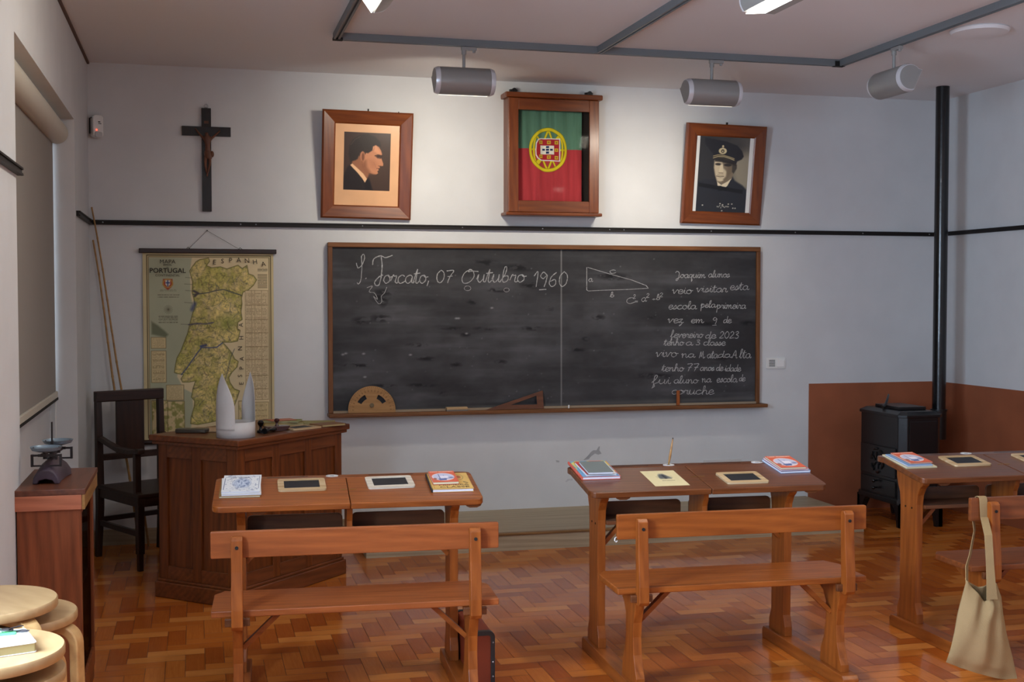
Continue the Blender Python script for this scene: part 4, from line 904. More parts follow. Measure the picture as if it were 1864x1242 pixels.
for mm_ in (halfring(R*.69, R, 0, PI), halfring(.0, R*.50, 0, PI), halfring(R*.50, R*.69, 0, .50), halfring(R*.50, R*.69, 1.15, PI-1.15), halfring(R*.50, R*.69, PI-.50, PI)):
    k = len(m.v); m.v += mm_.v; m.f += [tuple(i+k for i in f) for f in mm_.f]
m.box(-R, R, -.005, 0, 0, .0205); m.build('plate', pw, pt)
tk = MB()
for k in range(0, 181, 5):
    a = math.radians(k); r1 = R*.97; r0 = R*(.88 if k % 10 == 0 else .92)
    d = Vector((math.cos(a), 0, math.sin(a))); nn_ = Vector((-d.z, 0, d.x))*.0011; c0 = Vector((0, -.0054, .02))
    tk.quad(c0+d*r0-nn_, c0+d*r1-nn_, c0+d*r1+nn_, c0+d*r0+nn_)
    if k % 10 == 0: 
        r0, r1 = R*.76, R*.84; tk.quad(c0+d*r0-nn_*2, c0+d*r1-nn_*2, c0+d*r1+nn_*2, c0+d*r0+nn_*2)
tk.build('scale_marks', plain('burnt_marks', (112, 76, 40), .7), pt)
MB().cyl((0, -.012, .05), (0, -.005, .05), .014).build('centre_knob', plain('knob_brown', (96, 80, 48), .5), pt, smooth=True)
# set square
q0, q1, q2 = onledge(884, 746), onledge(990, 745), onY(988, 711, WY-.06)
ss = empty('set_square', (q0, WY-.07, LZ), 0, 'brown wooden triangular set square leaning on the blackboard ledge', 'set square')
ss.rotation_euler = (-.12, 0, 0)
Wd, Hh = q1-q0, q2.z-LZ
tri = [(0, 0), (Wd, 0), (Wd-.004, Hh)]; tin = [(Wd*.43, .03), (Wd*.89, .03), (Wd*.88, Hh*.72)]
m = MB(); rings = []
for k in range(3):
    a, b = tri[k], tri[(k+1) % 3]; c_, d = tin[(k+1) % 3], tin[k]
    m.hexa([(a[0], -.008, a[1]), (b[0], -.008, b[1]), (c_[0], -.008, c_[1]), (d[0], -.008, d[1]), (a[0], 0, a[1]), (b[0], 0, b[1]), (c_[0], 0, c_[1]), (d[0], 0, d[1])])
m.build('plate', wood('set_square_wood', (112, 66, 38), (82, 46, 26), HZ), ss)
a_, b_ = onledge(812, 744), onledge(850, 744)
er = empty('board_eraser', ((a_+b_)/2, WY-.085, LZ), 0, 'small wooden board eraser lying on the blackboard ledge between protractor and set square', 'eraser')
MB().box(-(b_-a_)/2, (b_-a_)/2, -.022, .022, 0, .010).build('felt', plain('felt', (120, 112, 104), .95), er)
MB().box(-(b_-a_)/2, (b_-a_)/2, -.022, .022, .010, .026).build('wood_back', slate_w, er, bevel=.002)
a_ = onledge(1236, 740); st = MB().box(-.012, .012, -.012, .0, 0, onY(1236, 711, WY-.06).z-LZ).build('wooden_ruler_stub', desk_z, bevel=.002, loc=(a_, WY-.055, LZ)); tag(st, 'short upright wooden stick on the blackboard ledge near the right end', 'stick')
a_ = onledge(1035, 741); ck = MB().cyl((0, 0, 0), (0, 0, .022), .005, n=10).build('chalk_piece', paper_m, loc=(a_, WY-.085, LZ)); tag(ck, 'small stub of white chalk standing on the blackboard ledge right of the seam', 'chalk')
# ------------------------------------------------------------------ school desks (desk and bench on common runners)
UNITS = [(.607, 4.954, -.064, 0.0), (2.155, 4.926, -.043, .031), (3.739, 4.938, -.019, .058)]
A_ = .44
def top_z(ly): return .814 if ly > .35 else .76+(ly-.005)*(.054/.345)
def make_desk(k, label, texts=(top_x, desk_x)):
    ux, uy, rz, off = UNITS[k]; tx, bx = texts
    t = empty('school_desk', (ux, uy, 0), rz, label, 'school desk', 'two seat school desks')
    for s in (-1, 1):
        X = s*A_
        MB().prism([(-.494, 0), (.313, 0), (.313, .04), (.30, .055), (-.48, .055), (-.494, .04)], 'x', X-.035, X+.035).build('runner', desk_y, t, bevel=.003)
        leg = [(.100, .055), (.272, .055), (.272, .10), (.262, .125), (.250, .15), (.250, .60), (.256, .66), (.275, .70), (.285, .735), (.285, .776), (.06, .742), (.06, .72), (.085, .70), (.105, .665), (.112, .62), (.118, .15), (.108, .125), (.100, .10)]
        MB().prism(leg, 'x', X-.018, X+.018).build('desk_leg', desk_z, t, bevel=.002)
        m = MB()
        for yy in (.15, .205): m.cyl((X-s*-.0185, yy, .60), (X+s*.0195, yy, .60), .005, n=8).cyl((X-.0195, yy, .60), (X-.018, yy, .60), .005, n=8)
        m.build('screw', dark_in, t)
        bl_ = [(-.441, .055), (-.250, .055), (-.255, .11), (-.285, .17), (-.300, .24), (-.300, .32), (-.275, .36), (-.20, .395), (-.185, .425), (-.437, .425), (-.437, .40), (-.425, .36), (-.402, .30), (-.395, .24), (-.402, .17), (-.425, .11), (-.441, .085)]
        MB().prism(bl_, 'x', X-.018, X+.018).build('bench_leg', desk_z, t, bevel=.002)
        # upright that carries the backrest
        up_ = [(-.437, .385), (-.437, .46), (-.432, .62), (-.431, .715), (-.440, .727), (-.455, .727), (-.468, .715), (-.472, .60), (-.486, .46), (-.486, .40), (-.475, .385)]
        MB().prism(up_, 'x', X-.021, X+.021).build('back_upright', desk_z, t, bevel=.003)
        MB().cyl((X, -.4725, .688), (X, -.465, .688), .0065, n=12).build('bolt', dark_in, t)
        MB().box(X-.045, X+.045, -.455, -.4375, .395, .4245).build('bench_cleat', shelf_w, t, bevel=.003)
        MB().bar((X-s*.018, -.335, .285), (X-s*.16, -.335, .420), .018, .030, (0, 1, 0)).build('seat_brace', desk_x, t)
        MB().bar((X-s*.018, .17, .50), (X-s*.105, .17, .592), .018, .028, (0, 1, 0)).build('shelf_brace', desk_x, t)
        MB().prism([(-.035, 0), (-.03, -.010), (-.015, -.017), (.015, -.017), (.03, -.010), (.035, 0)], 'y', .02, .30).xf(Matrix.Translation((X+s*.07 if s > 0 else X+.07, 0, .735)) @ Matrix.Rotation(.155, 4, 'X')).build('batten', shelf_w, t)
    seat = [(-.535, -.437), (.535, -.437), (.535, -.20), (.50, -.12), (-.50, -.12), (-.535, -.17)]
    MB().prism(seat, 'z', .425, .45).build('seat', bx, t, bevel=.004)
    MB().prism(rrect(-.535, .535, .643, .742, .006), 'y', -.4305, -.410).build('backrest', bx, t, bevel=.003)
    MB().box(-A_+.018, A_-.018, .095, .262, .600, .618).build('shelf', shelf_w, t, bevel=.003)
    m = MB()
    for a, b in ((-A_+.02, -.02), (.02, A_-.02)): m.prism(rrect(a, b, .60, .675, .02, rs=[0, 0, .02, .02]), 'y', .262, .276)
    m.build('shelf_back', shelf_w, t, bevel=.002)
    MB().prism([(.09, .618), (.262, .618), (.262, .745), (.07, .738), (.075, .70), (.09, .67)], 'x', off-.012, off+.012).build('divider', desk_z, t, bevel=.002)
    # top: two sloping leaves and the level strip behind them
    th = .026; W2 = .552
    def leaf(x0, x1, rl, rr):
        o = rrect(x0, x1, .005, .35, 0, rs=[rl, rr, 0, 0], n=5)
        return MB().loft([[(x+off, y, top_z(y)-th) for x, y in o], [(x+off, y, top_z(y)) for x, y in o]])
    leaf(-W2, -.0015, .035, 0).build('desk_leaf', tx, t, bevel=.004, seg=3)
    leaf(.0015, W2, 0, .035).build('desk_leaf', tx, t, bevel=.004, seg=3)
    st = rrect(-W2, W2, .352, .437, 0, rs=[0, 0, .045, .045])
    MB().loft([[(x+off, y, .814-th) for x, y in st], [(x+off, y, .8145) for x, y in st]]).build('rear_strip', tx, t, bevel=.003)
    g = MB()
    for x0, x1 in ((-.34, -.16), (.10, .30)): g.prism(rrect(x0+off, x1+off, .395, .412, .008), 'z', .8146, .8149)
    g.build('pen_groove', plain('pen_groove_%d' % k, (50, 28, 18), .5), t)
    h = MB()
    for s in (-1, 1): h.box(off+s*.018-.014, off+s*.018+.014, .180, .187, top_z(.183)+.0001, top_z(.183)+.0016)
    h.build('hinge_plate', brass, t)
    return t
dk0 = make_desk(0, 'school desk with bench nearest the teacher desk, pale paper stack at its left end', (desk_x, wood('bench_wood_red', (164, 90, 44), (126, 64, 28), HZ)))
dk1 = make_desk(1, 'middle school desk with bench, holding a dip pen in its inkwell')
dk2 = make_desk(2, 'school desk whose bench back carries the canvas bag, at the right edge', (top_x, wood('bench_wood_dark', (140, 76, 38), (100, 52, 24), HZ)))
def on_desk(k, lx, ly, dz=0):
    ux, uy, rz, off = UNITS[k]; c, s = math.cos(rz), math.sin(rz)
    return Vector((ux+c*lx-s*ly, uy+s*lx+c*ly, top_z(ly)+dz))
SL = math.atan(.054/.345)
def place(t, k, lx, ly, dz=.0006, tw=0):
    t.location = on_desk(k, lx, ly, dz); t.rotation_euler = (SL, 0, UNITS[k][2]+tw)
    if tw: t.rotation_euler = (Matrix.Rotation(UNITS[k][2], 3, 'Z') @ Matrix.Rotation(SL, 3, 'X') @ Matrix.Rotation(tw, 3, 'Z')).to_euler()
    return t
# writing slates
def make_slate(fm, w=.20, h=.158):
    t = empty('writing_slate', (0, 0, 0), 0, '', 'slate', 'writing slates on the desks')
    m = MB(); o = rrect(-w/2, w/2, -h/2, h/2, .014); i = rrect(-w/2+.026, w/2-.026, -h/2+.026, h/2-.026, .0015, n=5)
    m.loft([[(x, y, 0) for x, y in i], [(x, y, 0) for x, y in o], [(x, y, .008) for x, y in o], [(x, y, .009) for x, y in i], [(x, y, 0) for x, y in i]], cap=False)
    m.build('wooden_frame', fm, t)
    MB().box(-w/2+.022, w/2-.022, -h/2+.022, h/2-.022, .001, .006).build('slate_board', slate_m, t)
    return t
s0 = place(make_slate(slate_w), 0, -.192, .250, tw=.02); s0['label'] = 'small framed writing slate beside the white papers on the left desk'
s1 = place(make_slate(slate_w2), 0, .182, .252, tw=.04); s1['label'] = 'pale framed writing slate on the right half of the desk nearest the teacher desk'
s2 = place(dup(s0), 1, .224, .132, tw=-.0); s2['label'] = 'framed writing slate right of the cream leaflet on the middle desk'
s3 = place(dup(s0), 2, -.118, .242); s3['label'] = 'framed writing slate beside the book pile on the right-hand desk'
s4 = place(dup(s0), 2, .290, .242); s4['label'] = 'framed writing slate cut by the right edge of the photo'
# inkwells
def inkwell(k, lx, ly, label, first=[None]):
    if first[0] is None:
        m = MB().lathe([(.0, .0004), (.012, .0004), (.0175, .002), (.026, .003), (.0275, .0016), (.0265, .0001), (0, .0001)], n=32, cap=False)
        t = m.build('inkwell', porc, smooth=True); MB().lathe([(0, .0012), (.0105, .0012), (.0105, .0016), (0, .0018)], n=20, cap=False).build('ink', ink_m, t)
        first[0] = t
    else: t = dup(first[0])
    tag(t, label, 'inkwell', 'white inkwells in the desks'); t.location = on_desk(k, lx, ly, .0006); t.rotation_euler = (0, 0, UNITS[k][2]); return t
inkwell(0, -.058, .400, 'white porcelain inkwell set in the desk between its two slates')
inkwell(1, -.036, .385, 'white porcelain inkwell holding the dip pen')
inkwell(1, .404, .385, 'white porcelain inkwell next to the right book pile of the middle desk')
inkwell(2, -.007, .395, 'white porcelain inkwell behind the slate on the right-hand desk')
# dip pen standing in the middle desk's inkwell
p = on_desk(1, -.036, .385, .003); tip = onY(1225, 797, p.y-.01)
d = tip-p
pen = MB().tube([p-p, d*.12, d*.3, d*.6, d*.97, d], [.0028, .0045, .006, .0048, .0026, .0012], 10).build('dip_pen', wood('pen_wood', (196, 150, 96), (150, 104, 60), DP, rough=.4), smooth=True, loc=p)
MB().tube([d*.0, d*.14], [.0032, .0050], 10).build('metal_ferrule', brass, pen, smooth=True)
MB().tube([d*.955, d*1.0], [.0034, .0016], 10).build('dark_tip', ink_m, pen, smooth=True)
tag(pen, 'wooden dip pen standing in the inkwell of the middle desk', 'pen')

# book builder: pages block + cover sheets, cover picture painted
def book(name, w, h, th, cover, pages, P, label, cat='book', group=None, spine=None, hard=True):
    t = empty(name, (0, 0, 0), 0, label, cat, group)
    c = .0016
    MB().box(-w/2+.002, w/2-.002, -h/2+.002, h/2-.002, c, th-c).build('pages', pages, t)
    if hard:
        MB().box(-w/2-.001, w/2+.001, -h/2, h/2, 0, c).box(-w/2-.001, w/2+.001, -h/2, h/2, th-c, th).build('cover', cover, t)
        MB().prism([(-w/2-.003, 0), (-w/2+.002, 0), (-w/2+.002, th), (-w/2-.003, th), (-w/2-.005, th/2)], 'y', -h/2, h/2).build('spine', spine or cover, t)
    else: MB().box(-w/2, w/2, -h/2, h/2, 0, .0006).box(-w/2, w/2, -h/2, h/2, th-.0006, th).build('cover', cover, t)
    if P is not None: sheet('cover_print', w-.001, h-.001, P, MP, t, (0, 0, th+.0004), plane='xy')
    return t
def ship_cover():       # red orange cover with an oval scene of a sailing ship
    P = Paint(0, 0, 360, 200, 150, (216, 104, 76), ny=110)
    P.scribble(20, 5, 345, 22, 1, (246, 230, 210), .9, 3, .85)
    P.ell(172, 108, 158, 70, (232, 208, 204)); P.ell(172, 104, 150, 60, (196, 196, 218), soft=10, a=.7)
    P.poly([(90, 140), (215, 140), (200, 168), (110, 170)], (84, 100, 150)); P.line([(120, 60), (120, 142)], 8, (70, 74, 110)); P.line([(185, 76), (190, 140)], 5, (96, 100, 140))
    P.poly([(130, 90), (240, 92), (250, 130), (135, 128)], (232, 226, 236), 4); P.line([(20, 170), (330, 120)], 5, (110, 116, 156), .5, soft=6); P.ell(50, 140, 26, 16, (150, 104, 90), 5, .8); P.ell(280, 126, 40, 16, (128, 132, 168), 8, .6)
    return P
red_cover = plain('red_cover', (214, 84, 56), .55); white_cover = plain('white_cover', (228, 228, 226), .6); grey_cover = plain('grey_cover', (116, 124, 122), .6); black_sp = plain('black_spine', (40, 42, 46), .5)
yel_cover = plain('ochre_cover', (206, 166, 92), .6); blue_cover = plain('blue_cover', (120, 156, 196), .6); salmon = plain('salmon_spine', (226, 106, 86), .6)
# left desk, left pile: sheets with a blue engraving
Pp = Paint(0, 0, 570, 300, 200, (228, 230, 232), ny=170)
Pp.line([(25, 60), (25, 265)], 10, (86, 96, 120)); Pp.line([(545, 30), (545, 250)], 7, (96, 104, 128)); Pp.line([(25, 40), (545, 22)], 5, (120, 128, 150), .8); Pp.line([(40, 275), (540, 262)], 4, (150, 156, 170), .7)
Pp.ell(285, 150, 140, 88, (196, 206, 222), 12, .7); 
for r_ in (1, .8, .62): Pp.ell(285, 150, 140*r_, 86*r_, (110, 126, 164), ring=4, a=.6)
bl2 = fbm(Pp.ny, Pp.nx, 16, 24, 3, 3); Pp.mix(np.clip((bl2-.5)*6, 0, 1)*np.clip(1.2-np.hypot((Pp.X-285)/120, (Pp.Y-150)/80), 0, 1), (62, 84, 132))
Pp.mix(np.clip((bl2-.56)*6, 0, 1)*.55*((Pp.X > 40) & (Pp.X < 530)), (120, 130, 160))
for x_ in (140, 230, 290, 340): Pp.line([(x_, 52), (x_+50, 48)], 9, (70, 76, 96), .75)
Pp.scribble(120, 232, 460, 250, 2, (130, 140, 170), .6, 4, .8)
zoff = 0.0006
for n_, (w, h, th, col, lx, ly, tw, lab) in enumerate(((.166, .225, .007, tan_page, -.446, .222, .0, 'tan backed booklet at the bottom of the pale paper stack on the left desk'),
        (.160, .222, .008, white_cover, -.442, .228, .03, 'white stapled booklet in the middle of the pale paper stack'),
        (.156, .226, .007, white_cover, -.440, .236, -.02, 'top booklet of the pale paper stack with a blue engraved cover'))):
    b = book('paper_booklet', w, h, th, col, page_m if n_ else cream_page, Pp if n_ == 2 else None, lab, 'booklet', 'paper booklets on the left desk', hard=False)
    place(b, 0, lx, ly, zoff, tw); zoff += th+.0004
# left desk, right pile
b = book('hardback_book', .176, .225, .014, yel_cover, page_m, None, 'ochre hardback book with black spine under the small red booklet on the left desk', spine=black_sp); place(b, 0, .436, .215, .0006, .0)
Pc = Paint(0, 0, 560, 260, 170, (214, 174, 100), ny=170); Pc.im *= (1+.12*(fbm(Pc.ny, Pc.nx, 8, 8, 2)-.5))[..., None]
Pc.ell(430, 70, 60, 44, (150, 130, 80), ring=10, a=.7); Pc.ell(430, 70, 34, 26, (176, 104, 70), a=.5); Pc.line([(30, 8), (30, 250)], 4, (150, 110, 60)); Pc.line([(470, 150), (520, 170)], 12, (90, 80, 60), .8)
sheet('cover_print', .172, .222, Pc, MP, b, (0, 0, .0144), plane='xy')
tm = plain('dark_print', (66, 50, 40), .7)
text('title_lettering', 'PRIMEIRA', .024, tm, b, (.01, -.058, .0149), (0, 0, 0), .0001, 1.3); text('title_lettering', 'CLASSE', .028, tm, b, (.01, -.088, .0149), (0, 0, 0), .0001, 1.4)
b = book('small_booklet', .112, .158, .012, red_cover, cream_page, ship_cover(), 'small red booklet with an oval ship picture lying on the ochre book', 'booklet', hard=False); place(b, 0, .412, .236, .0162, .02)
# middle desk, left pile
z = .0006
b = book('hardback_book', .176, .245, .013, salmon, page_m, None, 'large picture book at the bottom of the left pile on the middle desk, salmon spine', spine=salmon); place(b, 1, -.420, .312-.005, z)
Pc = Paint(0, 0, 400, 300, 150, (214, 204, 110), ny=150); k_ = fbm(Pc.ny, Pc.nx, 4, 5, 6, 2); Pc.mix(np.clip((k_-.5)*8, 0, 1), (110, 160, 190)); Pc.mix(np.clip((.40-k_)*8, 0, 1), (206, 110, 90)); Pc.mix(np.clip((Pc.Y-210)/40, 0, 1)*.9, (110, 160, 206)); Pc.scribble(40, 16, 380, 34, 1, (60, 50, 40), .8, 2, .6)
sheet('cover_print', .172, .242, Pc, MP, b, (0, 0, .0134), plane='xy'); z += .0145
b = book('thin_book', .140, .195, .009, white_cover, page_m, None, 'thin white book with a red edge, between the picture book and grey notebook', hard=False); place(b, 1, -.420, .285, z, .02)
MB().box(-.070, -.045, -.0995, .0995, .0093, .0098).build('cover_band', plain('red_band', (196, 70, 66), .5), b); z += .0106
b = book('grey_notebook', .116, .172, .010, grey_cover, page_m, None, 'grey covered notebook on top of the left pile on the middle desk', 'notebook', hard=False); place(b, 1, -.424, .262, z, -.01)
# middle desk: cream leaflet
Pc = Paint(0, 0, 660, 240, 180, (222, 208, 162), ny=190); Pc.im *= (1+.06*(fbm(Pc.ny, Pc.nx, 4, 6, 2)-.5))[..., None]
Pc.poly([(230, 120), (250, 75), (300, 50), (380, 50), (430, 85), (470, 115), (460, 130), (240, 130)], (96, 100, 100), 10, .75); Pc.poly([(320, 80), (350, 60), (390, 90), (380, 125), (330, 125)], (40, 46, 54), 6, .9); Pc.scribble(190, 85, 500, 118, 2, (120, 120, 110), .7, 5, .7); Pc.scribble(230, 150, 480, 166, 1, (130, 124, 104), .7, 6, .85)
for x_ in (270, 300, 330, 360, 400): Pc.line([(x_, 130), (x_+8, 70)], 5, (60, 64, 66), .7)
t = sheet('cream_leaflet', .161, .226, Pc, MP, None, plane='xy'); tag(t, 'cream leaflet with a small dark engraving lying flat on the middle desk', 'leaflet')
place(t, 1, -.130, .172, .0012)
# middle desk, right pile
z = .0006
b = book('picture_book', .150, .205, .010, blue_cover, page_m, None, 'pale blue book at the bottom of the right pile on the middle desk', hard=False); place(b, 1, .508, .288, z, .03); z += .0104
b = book('picture_book', .140, .195, .009, plain('rose_cover', (206, 128, 128), .6), page_m, None, 'thin rose edged book in the middle of the right pile on the middle desk', hard=False); place(b, 1, .505, .284, z, .02); z += .0094
b = book('small_booklet', .126, .185, .010, red_cover, cream_page, ship_cover(), 'red booklet with oval ship picture, topmost on the middle desk, beside the slate', 'booklet', hard=False); place(b, 1, .496, .270, z, .0)
# right desk pile
z = .0006
b = book('picture_book', .165, .225, .006, plain('cream_cover', (214, 200, 160), .6), cream_page, None, 'cream booklet at the bottom of the pile on the right-hand desk', hard=False); place(b, 2, -.400, .272, z, .0); z += .0064
b = book('picture_book', .135, .20, .006, blue_cover, page_m, None, 'pale blue booklet in the middle of the pile on the right-hand desk', hard=False); place(b, 2, -.405, .268, z, .03); z += .0064
b = book('small_booklet', .122, .175, .006, red_cover, cream_page, ship_cover(), 'red booklet with oval ship picture, topmost on the desk with the bag', 'booklet', hard=False); place(b, 2, -.385, .278, z, .04)

# ------------------------------------------------------------------ canvas bag on the right bench
ux, uy, rz, off = UNITS[2]
YG = 4.37
bag = empty('canvas_bag', (3.36, YG, .30), 0, 'beige canvas tote bag hanging by its straps from the bench at the right edge', 'bag')
def bp(x, y, Y=YG): q = onY(x, y, Y); return Vector((q.x-3.36, Y-YG, q.z-.30))
left = [(1759, 1056), (1752, 1085), (1744, 1117), (1738, 1150), (1730, 1182), (1722, 1206)]
right = [(1814, 1062), (1822, 1085), (1825, 1117), (1831, 1150), (1843, 1195), (1853, 1241)]
def lerp_path(p, t): 
    f = t*(len(p)-1); i = min(int(f), len(p)-2); f -= i
    return (p[i][0]+(p[i+1][0]-p[i][0])*f, p[i][1]+(p[i+1][1]-p[i][1])*f)
NU, NV = 44, 36
def bag_pt(u, v, side):
    a, b = lerp_path(left, v), lerp_path(right, v)
    x = a[0]+(b[0]-a[0])*u; y = a[1]+(b[1]-a[1])*u
    if v < .45:     # mouth dips in a V, the front more than the back
        dip = (34 if side < 0 else 12)*max(0, 1-abs(u-.5)/.5)**.9*(1-v/.45)
        y += dip
    y += (1-v)*0 + 6*v*math.sin(u*PI)*.8
    th = .055*math.sin(PI*min(1, max(0, u)))**.6*(.25+.75*math.sin(PI*min(1, v*.92+.06)))*(1 if v < .9 else (1-v)/.1*.9+.1)
    fold = .012*math.sin(u*17+v*5)*(1-.5*v)*math.sin(PI*u)+.008*math.sin(u*9-v*7)*math.sin(PI*u)
    p = bp(x, y); p.y += side*th+fold*(.8 if side < 0 else .4); return p
m = MB(); idx = {}
def addg(side, inset=0):
    g = {}
    for j in range(NV+1):
        for i in range(NU+1):
            p = bag_pt(i/NU, j/NV, side); p.y += inset; g[i, j] = len(m.v); m.v.append(tuple(p))
    return g
gf = addg(-1); gb = addg(1)
for g_, fl_ in ((gf, 0), (gb, 1)):
    for j in range(NV):
        for i in range(NU): m.f.append((g_[i, j], g_[i+1, j], g_[i+1, j+1], g_[i, j+1]))
for j in range(NV):
    for i in (0, NU): m.f.append((gf[i, j], gb[i, j], gb[i, j+1], gf[i, j+1]))
for i in range(NU): m.f.append((gf[i, NV], gf[i+1, NV], gb[i+1, NV], gb[i, NV]))
bd = m.build('bag_body', canvas_m, bag, smooth=True)
so = bd.modifiers.new('cloth', 'SOLIDIFY'); so.thickness = .002; so.offset = -1
def ribbon(name, pts, w, mat, parent, th=.0025, wdir=(1, 0, 0)):
    m = MB(); rings = []
    ws = w if isinstance(w, list) else [w]*len(pts)
    for i, p in enumerate(pts):
        d = (pts[min(i+1, len(pts)-1)]-pts[max(i-1, 0)]).normalized(); s_ = Vector(wdir)*ws[i]/2
        n = Vector(wdir).cross(d).normalized()*th/2
        rings.append([p-s_-n, p+s_-n, p+s_+n, p-s_+n])
    return m.loft(rings).build(name, mat, parent, smooth=True)
# positions of the bench back near the bag
def bench(lx, ly, z): return Vector((ux+math.cos(rz)*lx-math.sin(rz)*ly-3.36, uy+math.sin(rz)*lx+math.cos(rz)*ly-YG, z-.30))
sx_ = -.535+.055
a = bag_pt(.83, 0.02, -1)
ribbon('front_strap', [bench(sx_, -.405, .700), bench(sx_, -.4055, .738), bench(sx_, -.409, .7455), bench(sx_, -.420, .7465), bench(sx_, -.431, .7455), bench(sx_+.001, -.4345, .735), bench(sx_+.005, -.437, .66), bp(1799, 975, YG+.03), bp(1802, 1025, YG+.0), bp(1804, 1062, YG-.03), bp(1806, 1092, YG-.045)], [.037]*9+[.042, .052], canvas_m, bag)
c_ = bag_pt(.04, .02, 1)
ribbon('rear_strap', [bench(sx_-.012, -.4055, .745), bench(sx_-.018, -.402, .70), bench(sx_-.022, -.401, .642), bench(sx_-.022, -.41, .60), bp(1766, 1010, 4.44), bp(1760, 1030, 4.43), c_+Vector((.004, .0, 0)), c_+Vector((.008, 0, -.03))], [.034, .032, .028, .024, .030, .034, .028, .034], canvas_m, bag, wdir=(.8, .6, 0))

# ------------------------------------------------------------------ satchel case on the floor by the left desk
cs = empty('school_case', (1.122, 4.80, 0), -.03, 'red school case with dark edging standing on the floor by the bench', 'school case')
prof = rrect(-.048, .048, 0, .235, .022)
MB().prism(prof, 'y', 0, .36).build('case_body', leather_r, cs, bevel=.004)
for ya, yb in ((-.004, .018), (.342, .364)):
    o = rrect(-.051, .051, 0, .238, .025); i = rrect(-.034, .034, .016, .220, .012)
    MB().loft([[(x, ya, z) for x, z in i], [(x, ya, z) for x, z in o], [(x, yb, z) for x, z in o], [(x, yb, z) for x, z in i], [(x, ya, z) for x, z in i]], cap=False).build('edging', case_edge, cs, smooth=True)
MB().tube([(0, .12, .236), (0, .125, .258), (0, .18, .266), (0, .235, .258), (0, .24, .236)], .006, 8).build('handle', case_edge, cs, smooth=True)
m = MB()
for z_ in (.05, .11, .19): m.sphere((.043, -.005, z_), .004)
m.build('rivet', steel, cs)

# ------------------------------------------------------------------ teacher's desk, turned 47 degrees
td = empty('teacher_desk', (.204, 6.322, 0), math.radians(47.2), 'dark panelled wooden teacher desk standing cornerwise in front of the map', 'desk')
L1, L2, HT = .965, .615, .87
MB().box(0, L1, 0, L2, HT-.032, HT).build('desk_top', teach_x, td, bevel=.006)
MB().box(.012, L1-.012, .012, L2-.012, HT-.05, HT-.032).build('top_moulding', teach_x, td, bevel=.004)
i0 = .035
MB().box(i0+.012, L1-i0-.012, i0+.012, L2-i0-.012, .05, HT-.05).build('carcass', teach_z, td)
m = MB().box(i0-.018, L1-i0+.018, i0-.018, L2-i0+.018, 0, .085); m.build('plinth', teach_x, td, bevel=.006)
MB().box(i0-.008, L1-i0+.008, i0-.008, L2-i0+.008, .085, .10).build('plinth_moulding', teach_x, td, bevel=.004)
def panelled(axis, a0, a1, fixed, nst, outward):
    # stiles and rails standing 12 mm proud of the carcass
    zt, zb = HT-.05, .10
    wst = .06
    pos = [a0+(a1-a0-wst)*k/(nst-1) for k in range(nst)]
    lo, hi = (fixed-.012, fixed) if outward < 0 else (fixed, fixed+.012)
    for k, p in enumerate(pos):
        e = 0
        mb = MB().box(p, p+wst, lo, hi, zb, zt) if axis == 'x' else MB().box(lo, hi, p, p+wst, zb, zt)
        mb.build('stile', teach_z, td, bevel=.003)
    for za, zb2 in ((zt-.07, zt), (zb, zb+.07)):
        for k in range(nst-1):
            p, q = pos[k]+wst, pos[k+1]
            mb = MB().box(p, q, lo, hi, za, zb2) if axis == 'x' else MB().box(lo, hi, p, q, za, zb2)
            mb.build('panel_rail', teach_x, td, bevel=.002)
panelled('x', i0, L1-i0, i0+.012, 4, -1)
panelled('y', i0+.012, L2-i0, i0+.012, 3, -1)
panelled('x', i0, L1-i0, L2-i0-.012, 3, 1)
panelled('y', i0+.012, L2-i0-.012, L1-i0-.012, 3, 1)
TZ = HT+.0008
# paper headband with donkey ears
hat = empty('donkey_ear_headband', (.200, 6.515, TZ), 0, 'white card headband with two tall pointed ears standing on the teacher desk corner', 'paper hat')
RH, HB = .099, .080
def cyl_sheet(name, a0, a1, hfun, r=RH, n=40, z0=0, parent=hat, th=.0014, nz=14):
    m = MB(); g = {}
    for j in range(nz+1):
        for i in range(n+1):
            a = a0+(a1-a0)*i/n; lo, hi = hfun(i/n); z = lo+(hi-lo)*j/nz
            g[i, j] = len(m.v); m.v.append((r*math.cos(a), r*math.sin(a), z))
    for j in range(nz):
        for i in range(n): m.f.append((g[i, j], g[i+1, j], g[i+1, j+1], g[i, j+1]))
    o = m.build(name, card, parent, smooth=True); s_ = o.modifiers.new('card', 'SOLIDIFY'); s_.thickness = th; s_.offset = 0
    return o
cyl_sheet('band', 0, 2*PI, lambda t: (0, HB), n=72, nz=2)
MB().prism([(RH*1.006*math.cos(a), RH*1.006*math.sin(a)) for a in np.linspace(-.6, -.45, 4)]+[(RH*1.0*math.cos(a), RH*1.0*math.sin(a)) for a in np.linspace(-.45, -.6, 4)], 'z', 0, HB).build('band_seam', card, hat)
def ear(am, half, tip):
    # leaf shape: widest a third of the way up
    m = MB(); g = {}; nz = 24; nn_ = 14
    for j in range(nz+1):
        t = j/nz; z = HB*.5+(tip-HB*.5)*t; wdt = half*(1.0+.04*math.sin(min(1, t*2)*PI))*(1-max(0, (t-.42)/.58)**1.55)
        for i in range(nn_+1):
            a = am+(2*i/nn_-1)*max(wdt, .004); g[i, j] = len(m.v); r = RH*(1-.08*t*t)+.0009; m.v.append((r*math.cos(a), r*math.sin(a), z))
    for j in range(nz):
        for i in range(nn_): m.f.append((g[i, j], g[i+1, j], g[i+1, j+1], g[i, j+1]))
    o = m.build('ear', card, hat, smooth=True); s_ = o.modifiers.new('card', 'SOLIDIFY'); s_.thickness = .0016; s_.offset = 0
ear(math.radians(222), .74, .335); ear(math.radians(32), .64, .335)
def q(x, y, z=TZ): return onZ(x, y, z)
